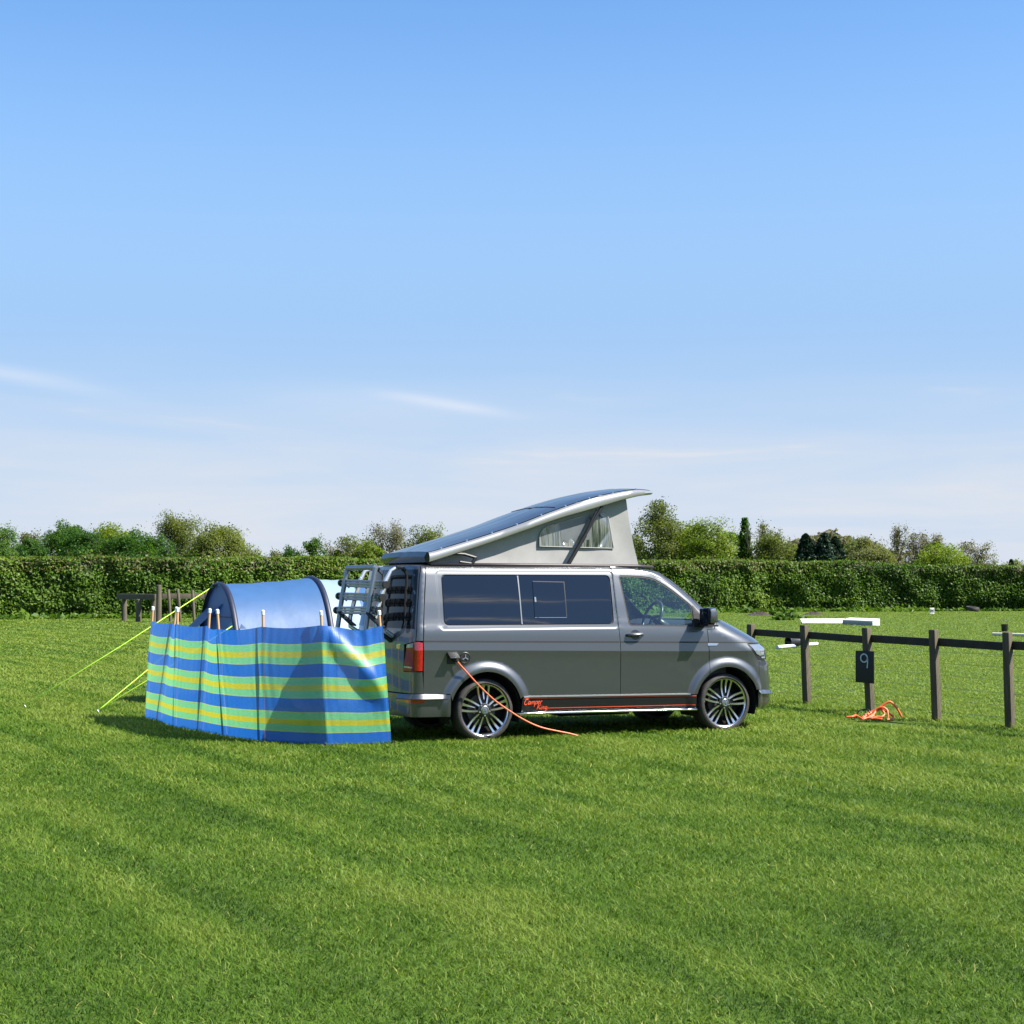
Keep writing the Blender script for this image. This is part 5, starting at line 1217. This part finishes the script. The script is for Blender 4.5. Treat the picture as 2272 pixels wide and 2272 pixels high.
for c, H, a in ((c1, 1.675, -.03), (c2, 1.765, .02)):
    m = MB(); nv = 40; v = []
    for o_, e_ in ((-.042, .0), (-.035, .022), (.0, .034), (.035, .022), (.042, .0)):
        for j in range(nv+1):
            p = hoop(c, H, math.pi*j/nv); n_ = (p-c)/np.linalg.norm(p-c); v.append(p+n_*e_+Uv*(o_+a)-c1)
    m.add(v, [(i*(nv+1)+j, (i+1)*(nv+1)+j, (i+1)*(nv+1)+j+1, i*(nv+1)+j+1) for i in range(4) for j in range(nv)])
    m.build('hoop_sleeve', M_tn, tent, smooth=True)
m = MB(); nv = 30; pts_ = [hoop(c1, 1.66, math.pi*j/nv)-Uv*.01-c1 for j in range(nv+1)]; zs_ = 1.0
m.add(pts_+[np.array([0, 0, .0])-Uv*.10+np.array([0, 0, .6])], [(j, j+1, nv+1) for j in range(nv)]); ew = m.build('end_wall', tmat('shaded_end_nylon', (.075, .17, .42)), tent, smooth=False)
m = MB()
for z_ in (.18, 1.22):
    yw = 1.2*(1-(z_/1.66)**2.25)**(1/2.25)-.05; m.tube([-Vv*(-yw)*1-Uv*(.10*(1-abs(z_-.6)/1.1)+.012)+np.array([0, 0, z_]), Vv*(-yw)-Uv*(.10*(1-abs(z_-.6)/1.1)+.012)+np.array([0, 0, z_])], .007, 6)
m.build('seam', M_tn, ew)
z3f = lambda u, v: (280+u/3.116, 1250+v/3.116)
T1, T2, B1, B2 = at(*z3f(592, 270), 23.6), at(*z3f(668, 278), 22.75), at(*z3f(432, 434), 24.0), at(*z3f(500, 432), 23.2)
B1, B2 = T1+(B1-T1)*1.9, T2+(B2-T2)*1.9
m = MB(); v = [T1+(T2-T1)*i/6+((B1+(B2-B1)*i/6)-(T1+(T2-T1)*i/6))*j/10-np.array([0, 0, .03*math.sin(math.pi*i/6)]) for i in range(7) for j in range(11)]
m.add([p-c1 for p in v], [(i*11+j, (i+1)*11+j, (i+1)*11+j+1, i*11+j+1) for i in range(6) for j in range(10)]); m.build('porch_flap', M_tb, tent, smooth=True)
q = [at(*z3f(745, 365), 22.4), at(*z3f(700, 452), 22.3), at(*z3f(830, 452), 22.0)]
m = MB(); m.add([p-c1 for p in q], [(0, 1, 2)]); m.build('tie_flap', M_tl, tent)
M_guy = mat('lime_cord', (.50, .88, .05), .5, noise=.1, nscale=50); M_peg = mat('peg_steel', (.5, .5, .5), .35, metal=.8)
def G_(px, py): 
    a = (px-1136)/F_; b = (1136-py)/F_; r = (a, math.cos(TH_)-b*math.sin(TH_), math.sin(TH_)+b*math.cos(TH_)); k = -H_/r[2]; return np.array([r[0]*k, r[1]*k, 0])
pgA, pgB = G_(58, 1573), G_(220, 1584)
for a, b_ in ((pgA, hoop(c1, 1.66, 1.72)-Uv*.06), (pgB, hoop(c1, 1.675, 2.45)-Uv*.03), (pgB, hoop(c1, 1.675, .70)-Uv*.03)):
    m = MB(); m.tube([a+np.array([0, 0, .055])-c1, a*.5+b_*.5-c1+np.array([0, 0, .01]), b_-c1], .0062, 6); m.build('guy_rope', M_guy, tent, smooth=True)
for a in (pgA, pgB):
    m = MB(); m.tube([a+np.array([.05, .0, -.08])-c1, a+np.array([-.02, 0, .05])-c1, a+np.array([-.035, 0, .055])-c1], .006, 6); m.build('tent_peg', M_peg, tent, smooth=True)

# ------------------------------------------------------------------ paddock fence on the right
M_wood = mat('weathered_post', (.098, .080, .049), .9, noise=.45, nscale=6, stretch=(6, 6, .6), bump=.4, bscale=30)
M_rail = mat('weathered_rail', (.032, .028, .020), .9, noise=.45, nscale=8, bump=.35, bscale=40)
M_wire = mat('fence_wire', (.16, .16, .155), .5, metal=.6)
FP = [(3.53, 24.02), (4.10, 22.62), (4.66, 21.18), (5.18, 19.87), (5.73, 18.75), (6.28, 17.5), (6.82, 16.25), (7.36, 15.0)]; LN = [.0, -.035, -.045, -.03, -.02, 0, -.02, .01]; FH = [1.08, 1.10, 1.10, 1.11, 1.11, 1.11, 1.10, 1.10]
fence = empty('paddock_fence', (FP[2][0], FP[2][1], 0), label='dark timber post and rail fence with wires right of the van', cat='fence')
fo = np.array((FP[2][0], FP[2][1], 0)); na, nb = np.array([-.62, -.785, 0]), np.array([.785, -.62, 0])
for (x, y), l, h in zip(FP, LN, FH):
    m = MB(); v = []
    for z, s_ in ((-.05, 1), (h*.5, .99), (h-.012, .97), (h+.006, .9)):
        for a, b_ in ((-1, -1), (1, -1), (1, 1), (-1, 1)): v.append(np.array([x+l*max(z, 0)/h, y, z])+na*a*.062*s_+nb*b_*.041*s_-fo)
    m.add(v, [(0, 3, 2, 1), (12, 13, 14, 15)]+[(i*4+k, i*4+(k+1) % 4, (i+1)*4+(k+1) % 4, (i+1)*4+k) for i in range(3) for k in range(4)])
    m.build('post', M_wood, fence, bevel=.006)
for i in range(7):
    a = np.array((*FP[i], 0)); b_ = np.array((*FP[i+1], 0)); a = a+np.array([LN[i]*.85, 0, .965]); b_ = b_+np.array([LN[i+1]*.85, 0, .955-.01*(i % 2)])
    d = b_-a; L_ = np.linalg.norm(d); c = (a+b_)/2+np.array([.062, .035, 0])-fo
    m = MB(); m.box(c, (L_-.004, .038, .098), rot=Matrix.Rotation(math.atan2(d[1], d[0]), 3, 'Z') @ Matrix.Rotation(-math.asin(d[2]/L_), 3, 'Y')); m.build('rail', M_rail, fence, bevel=.005)
for k, z in enumerate((.12, .26, .41, .56, .71, .85)):
    m = MB(); m.tube([np.array((*p, z+.006*math.sin(i*2+k)))+np.array([.04, .025, 0])-fo for i, p in enumerate(FP)], .0018, 4); m.build('wire', M_wire, fence, smooth=True)
# pitch number board
pb_ = np.array((*FP[2], 0))+na*.070+np.array([-.035, 0, .0]); nd = np.array([na[0], na[1], 0]); td = np.array([nd[1]*-1, nd[0], 0])
td = np.array([-nd[1], nd[0], 0]); td = td if td[0] > 0 else -td
bo = empty('number_board', tuple(pb_+np.array([0, 0, .39])), label='black slate board with a chalk white 9 hung on a fence post', cat='sign')
m = MB(); m.prism([(-.132, .0), (.128, -.012), (.132, .405), (-.128, .41)], .012, org=(0, 0, .01), ax=td, ay=(0, 0, 1), az=nd); m.build('board', mat('slate_black', (.012, .014, .017), .6, noise=.3, nscale=12), bo, bevel=.002)
def ribbon(pl, wd, org, ax, nrm, d):
    q = np.array(pl, float); dq = np.gradient(q, axis=0); dq /= np.linalg.norm(dq, axis=1)[:, None]; n2 = np.stack([-dq[:, 1], dq[:, 0]], 1); m = MB(); org = np.array(org, float)
    f3 = lambda p: org+np.array(ax)*p[0]+np.array([0, 0, 1])*p[1]+np.array(nrm)*d
    m.add([f3(p) for p in q+n2*wd]+[f3(p) for p in q-n2*wd], [(i, i+1, len(q)+i+1, len(q)+i) for i in range(len(q)-1)]); return m
nine = [(.010+.048*math.cos(a), .315+.052*math.sin(a)) for a in np.linspace(.1, 2*math.pi+.1, 26)]+[(.060, .29), (.058, .25), (.054, .21), (.052, .185)]
ribbon(nine, .0085, (-.015, 0, .01), td, nd, .0145).build('painted_digit', mat('chalk_paint', (.50, .60, .62), .9, noise=.3, nscale=60), bo, recalc=False)
# orange hook-up cable
M_cable = mat('orange_cable', (.66, .125, .035), .42, noise=.08, nscale=40)
def catm(pts, n=8):
    pts = [np.array(p, float) for p in pts]; o = []
    for i in range(len(pts)-1):
        p0, p1, p2, p3 = pts[max(i-1, 0)], pts[i], pts[i+1], pts[min(i+2, len(pts)-1)]
        for j in range(n):
            t_ = j/n; o.append(.5*((2*p1)+(-p0+p2)*t_+(2*p0-5*p1+4*p2-p3)*t_*t_+(-p0+3*p1-3*p2+p3)*t_**3))
    return o+[pts[-1]]
cp_ = [(597, 1260), (640, 1310), (690, 1365), (740, 1420), (800, 1480), (860, 1535), (920, 1580), (980, 1620), (1040, 1658), (1120, 1700), (1200, 1730), (1300, 1752), (1380, 1768), (1440, 1784)]
cab = []
n_v = np.array([-math.sin(PS_), math.cos(PS_), 0])
for i, (u, v_) in enumerate(cp_):
    px, py = 820+u/3.116, 1060+v_/3.116; lat = -(.985+.16*i/(len(cp_)-1))
    r = at(px, py, 1.)-np.array([0, 0, H_]); c = np.array([0, 0, H_])-np.array(VAN_O); k = (lat-c @ n_v)/(r @ n_v); cab.append(np.array([0, 0, H_])+r*k)
o0 = cab[-1].copy(); o0[2] = 0
ce = empty('electric_cable', tuple(o0), label='orange electric cable hanging from the van side down to the grass', cat='cable')
m = MB(); m.tube([p-o0 for p in catm(cab)], .0088, 8); m.build('cord', M_cable, ce, smooth=True)
st_ = vw(P(-.372, .868, .02)); m = MB(); m.tube([st_-o0, (st_+cab[0])/2-o0+np.array([0, 0, .004]), cab[0]-o0, cab[1]*.25+cab[0]*.75-o0], [.022, .026, .022, .012], 10); m.build('plug', M_black, ce, smooth='auto')
# orange cable heap at the post foot
zc = lambda u, v, Y: at(1860+u/9.66, 1520+v/9.66, Y)+np.array([0, 0, .034])
h0 = np.array((4.45, 19.7, 0))
hp_ = empty('cable_heap', tuple(h0), label='loose heap of orange cable lying at the foot of the number post', cat='cable')
Yh = 19.85
def loopy(ctrl, name='cable_loop', r=.0135):
    m = MB(); m.tube([p-h0 for p in catm(ctrl)], r, 8); m.build(name, M_cable, hp_, smooth=True)
loopy([zc(520, 770, Yh-.1), zc(640, 690, Yh-.05), zc(760, 620, Yh), zc(930, 510, Yh), zc(1090, 415, Yh), zc(1200, 490, Yh), zc(1290, 610, Yh+.02), zc(1360, 745, Yh+.03)])
loopy([zc(600, 720, Yh), zc(720, 660, Yh-.02), zc(830, 570, Yh-.02), zc(950, 540, Yh-.04), zc(1040, 590, Yh-.05), zc(1065, 700, Yh-.08), zc(1060, 790, Yh-.1)])
loopy([zc(700, 690, Yh+.04), zc(850, 590, Yh+.03), zc(960, 580, Yh), zc(1080, 660, Yh-.02), zc(1180, 740, Yh-.02), zc(1130, 795, Yh-.1), zc(1040, 800, Yh-.12)])
loopy([zc(510, 780, Yh-.1), zc(560, 720, Yh-.04), zc(700, 640, Yh), zc(800, 590, Yh), zc(760, 680, Yh-.05), zc(640, 760, Yh-.1), zc(800, 775, Yh-.12), zc(940, 795, Yh-.15)])
loopy([zc(560, 700, Yh), zc(650, 680, Yh), zc(760, 700, Yh-.06), zc(700, 745, Yh-.1), zc(590, 770, Yh-.12), zc(520, 800, Yh-.15), zc(560, 790, Yh-.15)])
loopy([zc(820, 610, Yh-.02), zc(880, 560, Yh), zc(960, 620, Yh-.05), zc(985, 690, Yh-.07), zc(930, 740, Yh-.1), zc(830, 740, Yh-.1), zc(700, 780, Yh-.12)])
loopy([zc(520, 790, Yh-.12), zc(380, 715, Yh-.05), zc(300, 735, Yh-.1), zc(170, 745, Yh-.1)])
m = MB(); m.tube([p-h0 for p in catm([zc(405, 680, Yh), zc(450, 610, Yh), zc(540, 580, Yh), zc(640, 590, Yh-.05), zc(680, 660, Yh-.08)])], .009, 6); m.build('black_lead', M_black, hp_, smooth=True)

# ------------------------------------------------------------------ things lying in the paddock
M_white = mat('white_painted_wood', (.78, .76, .70), .6, noise=.12, nscale=6)
M_white_shade = mat('white_wood_shaded', (.34, .34, .34), .7, noise=.15, nscale=6)  # shaded side of the white boards put into the colour
z4f = lambda u, v: (1640+u/3.057, 1340+v/3.057)
g0, g1 = G_(*z4f(428, 133)), G_(*z4f(690, 133))
pk = empty('jump_filler', tuple((g0+g1)/2), label='long white wooden jump board lying far out in the paddock', cat='jump board')
d = g1-g0; L_ = np.linalg.norm(d); ux = d/L_; uy = np.array([-ux[1], ux[0], 0])
m = MB(); m.prism([(0, 0), (.50, .17), (.50, .205), (.0, .04)], L_*1.16, org=-ux*L_*.5, ax=uy, ay=(0, 0, 1), az=ux); m.build('sloping_board', M_white, pk, bevel=.004)
m = MB(); m.prism([(.50, 0), (.50, .165), (.47, .155), (.47, 0)], L_*1.12, org=-ux*L_*.48, ax=uy, ay=(0, 0, 1), az=ux); m.build('back_board', M_white_shade, pk, bevel=.004)
g2, g3 = G_(*z4f(700, 138)), G_(*z4f(905, 148))
pk2 = empty('jump_filler', tuple((g2+g3)/2), label='second paddock jump board showing a grey shaded face and white end', cat='jump board')
d = g3-g2; L_ = np.linalg.norm(d); ux = d/L_; uy = np.array([-ux[1], ux[0], 0])
m = MB(); m.prism([(0, .16), (.34, .26), (.34, .29), (0, .20)], L_, org=-ux*L_*.5, ax=uy, ay=(0, 0, 1), az=ux); m.build('sloping_board', M_white, pk2, bevel=.004)
m = MB(); m.prism([(.0, 0), (.03, .0), (.03, .168), (.0, .158)], L_*.96, org=-ux*L_*.5, ax=uy, ay=(0, 0, 1), az=ux); m.build('front_board', M_white_shade, pk2, bevel=.004)
m = MB(); m.prism([(0, 0), (.34, .0), (.34, .26), (0, .16)], .04, org=ux*(L_*.5-.04), ax=uy, ay=(0, 0, 1), az=ux); m.build('end_board', M_white, pk2, bevel=.004)
# tub on its side and the painted pole in front of it
gb = G_(*z4f(365, 296)); tubo = empty('tub', tuple(gb), label='black plastic tub on its side by the striped pole in the paddock', cat='tub')
ax_ = np.array([.86, .5, 0]); rz_ = Matrix.Rotation(math.atan2(ax_[1], ax_[0]), 3, 'Z')
m = MB(); m.lathe([(0, .36), (.10, .36), (.118, .34), (.135, .0), (.150, -.02), (.150, -.035), (.128, -.035), (.120, .0), (.10, .33), (.0, .33)], axis='X', n=28)
m.v = [tuple(np.array(rz_ @ Vector(p))+np.array([-.1, 0, .15])) for p in m.v]; m.build('drum', M_black, tubo, smooth='auto')
a, b_ = G_(*z4f(258, 306)), G_(*z4f(528, 282)); a[2] = b_[2] = .05
po = empty('jump_pole', tuple((a+b_)/2*np.array([1, 1, 0])), label='white jump pole with faded bands lying in front of the black tub', cat='pole')
o_ = np.array(po.location); M_band = mat('faded_blue_paint', (.42, .52, .62), .6, noise=.2, nscale=8)
for i, (f0, f1) in enumerate(((0, .06), (.06, .30), (.30, .42), (.42, .80), (.80, 1))):
    m = MB(); m.tube([a+(b_-a)*f0-o_, a+(b_-a)*f1-o_], .045, 12); m.build('painted_band' if i % 2 == 0 else 'white_length', M_band if i in (0, 2) else M_white, po, smooth='auto')
a, b_ = G_(2203, 1410), G_(2330, 1414); a[2] = b_[2] = .05
po = empty('jump_pole', tuple((a+b_)/2*np.array([1, 1, 0])), label='cream jump pole lying behind the last fence post on the right', cat='pole'); o_ = np.array(po.location)
m = MB(); m.tube([a-o_, b_-o_], .052, 12); m.build('pole', mat('cream_paint', (.72, .66, .52), .6, noise=.15, nscale=5), po, smooth='auto')
gb = G_(2229, 1401); bk = empty('bucket', tuple(gb), label='black bucket with raised handle standing in the paddock', cat='bucket')
m = MB(); m.lathe([(0, .0), (.098, 0), (.103, .01), (.125, .25), (.131, .255), (.131, .262), (.120, .262), (.098, .02), (.0, .02)], axis='Z', n=26); m.build('pail', M_black, bk, smooth='auto')
m = MB(); m.tube([(.128*math.cos(a), .0, .255+.15*math.sin(a)) for a in np.linspace(0, math.pi, 18)], .0065, 6); m.build('handle', M_wire, bk, smooth=True)
gb = G_(2068, 1362); mk = empty('arena_marker', tuple(gb), label='small white marker board with a dark letter near the far hedge', cat='marker')
m = MB(); m.box((0, 0, .19), (.26, .05, .34)); m.box((0, .0, .01), (.30, .12, .02)); m.build('board', M_white, mk, bevel=.006)
m = MB()
for ln in ([(-.07, .10), (-.07, .27)], [(-.07, .27), (0, .16)], [(0, .16), (.07, .27)], [(.07, .27), (.07, .10)]):
    m.tube([(x, -.027, z) for x, z in ln], .017, 6)
m.build('letter', M_black, mk)
gb = G_(2157, 1358); ty_ = empty('discarded_tyre', tuple(gb), label='old black tyre lying at the foot of the hedge', cat='tyre')
m = MB(); rt = Matrix.Rotation(.08, 3, 'Y') @ Matrix.Rotation(.12, 3, 'X')
m.lathe([(.24, .02), (.30, .0), (.40, .01), (.43, .06), (.43, .20), (.40, .25), (.30, .26), (.24, .24), (.26, .2), (.36, .2), (.36, .06), (.26, .06), (.24, .02)], axis='Z', n=36); m.v = [tuple(np.array(rt @ Vector(p))+np.array([0, 0, .08])) for p in m.v]; m.build('tyre_body', M_tyre, ty_, smooth='auto')
m = MB(); m.lathe([(.33, .10), (.33, .12)], axis='Z', n=20)
# bare earth mounds
M_soil = mat('bare_soil', (.055, .042, .030), .95, noise=.5, nscale=9, bump=.6, bscale=20)
for (px, py, s_), lb in zip(((1686, 1366, 1.0), (1806, 1364, .8)), ('dark earth mound on the paddock close to the bonnet side of the hedge', 'smaller dark earth mound near the middle of the paddock edge')):
    g_ = G_(px, py); m = MB(); v = []; rr = np.random.default_rng(px)
    for i in range(8):
        for k in range(18):
            a = 2*math.pi*k/18; r_ = .55*s_*(i/7); hgt = .22*s_*(1-(i/7)**1.5)*(.7+.6*rr.random()); v.append((r_*math.cos(a)*1.5, r_*math.sin(a), hgt*(i < 7)))
    m.add(v, [(i*18+k, i*18+(k+1) % 18, (i+1)*18+(k+1) % 18, (i+1)*18+k) for i in range(7) for k in range(18)])
    o = m.build('earth_mound', M_soil, None, loc=(0, 0, 0)); o.location = tuple(g_); tag(o, lb, 'earth mound')
# nettles and rough growth along the hedge foot
rn = np.random.default_rng(31); n = 9000; s_ = rn.random(n)*hedge_cum[-1]; hx, hy, hnx, hny = hpos(s_)
dn_ = fbm(np.stack([s_*.5, 0*s_, 0*s_], -1), 3); out_ = rn.random(n)**1.5*2.2*np.clip(dn_*1.6-.2, .1, 1); hgt = (.15+.55*rn.random(n))*np.clip(dn_*1.7-.3, .15, 1)*(1-out_/3.2)
cn = np.stack([hx+hnx*out_, hy+hny*out_, hgt*rn.random(n)+.02], 1); nn2 = np.tile((.2, -.3, .9), (n, 1)); v, f = cards(cn, .17*(.5+rn.random(n)), nn2, 1.4, 2.0, rn)
tag(bigmesh('undergrowth', v, f, hmat, np.clip(.35+.5*(dn_-.4)+rn.normal(size=n)*.14, 0, .86)), kind='stuff')
wd_i = 0
for px, py, s_ in ((1752, 1372, .9), (1735, 1376, .55), (1660, 1360, .7), (1715, 1366, .5)):
    g_ = G_(px, py); n = 260; r_ = rn.normal(size=(n, 3))*[.38*s_, .3*s_, 0]; z_ = np.abs(rn.normal(size=n))*.22*s_*np.exp(-(r_[:, 0]**2)/(.4*s_)**2)+.03; cn = np.stack([r_[:, 0], r_[:, 1], z_], 1)
    v, f = cards(cn, .13*(.5+rn.random(n)), np.tile((.2, -.3, .9), (n, 1)), 1.4, 2., rn); o = bigmesh('weed_clump', v, f, hmat, np.clip(.25+rn.normal(size=n)*.14, 0, .8)); o.location = tuple(g_)
    tag(o, ('largest dark weed clump out on the paddock beyond the bonnet', 'small weed clump just in front of the largest one', 'leftmost low weed clump near the windscreen', 'low weed clump between the earth mound and the largest one')[wd_i], 'weeds', 'weed clumps on the paddock'); wd_i += 1

# ------------------------------------------------------------------ old timber fence by the left hedge
M_old = mat('old_grey_timber', (.115, .098, .066), .9, noise=.4, nscale=3, stretch=(3, 3, .5), bump=.4, bscale=14)
zl = lambda u, v: (240+u/7.43, 1270+v/7.43)
of = empty('old_fence', tuple(at(*zl(840, 810), 73.5)*np.array([1, 1, 0])), label='old grey timber fence with thick round posts in front of left hedge', cat='fence'); oo = np.array(of.location)
def opost(u, vt, wpx, Y, name='post', lean=0., rnd=True):
    a = at(*zl(u, vt), Y); x = a[0]; r_ = wpx/7.43/2*Y/F_
    m = MB(); m.tube([np.array([x+lean, Y, -.05])-oo, np.array([x+lean*.5, Y, a[2]*.5])-oo, np.array([x, Y, a[2]-.02])-oo, np.array([x, Y, a[2]])-oo], [r_*1.05, r_, r_*.96, r_*.8], 12 if rnd else 4); m.build(name, M_old, of, smooth='auto')
opost(838, 205, 92, 73.5, 'gate_post'); opost(268, 440, 88, 76.5, 'post', rnd=True); opost(505, 440, 96, 75, 'post'); opost(755, 440, 80, 74.6, 'post')
for u, vt, ln in ((992, 280, .12), (1148, 270, .14), (1390, 290, .10), (1610, 295, .05)): opost(u, vt, 50, 75, 'stake', ln)
a, b_ = at(*zl(170, 400), 76.8), at(*zl(800, 405), 74.2); m = MB(); dd_ = b_-a; m.box((a+b_)/2-oo, (np.linalg.norm(dd_), .22, .27), rot=Matrix.Rotation(math.atan2(dd_[1], dd_[0]), 3, 'Z')); m.build('beam', M_old, of, bevel=.03)
a, b_ = at(*zl(890, 385), 75.4), at(*zl(1780, 395), 76.2); m = MB(); dd_ = b_-a; m.box((a+b_)/2-oo, (np.linalg.norm(dd_), .06, .24), rot=Matrix.Rotation(math.atan2(dd_[1], dd_[0]), 3, 'Z')); m.build('rail', M_old, of, bevel=.01)
a = at(*zl(840, 205), 73.5)
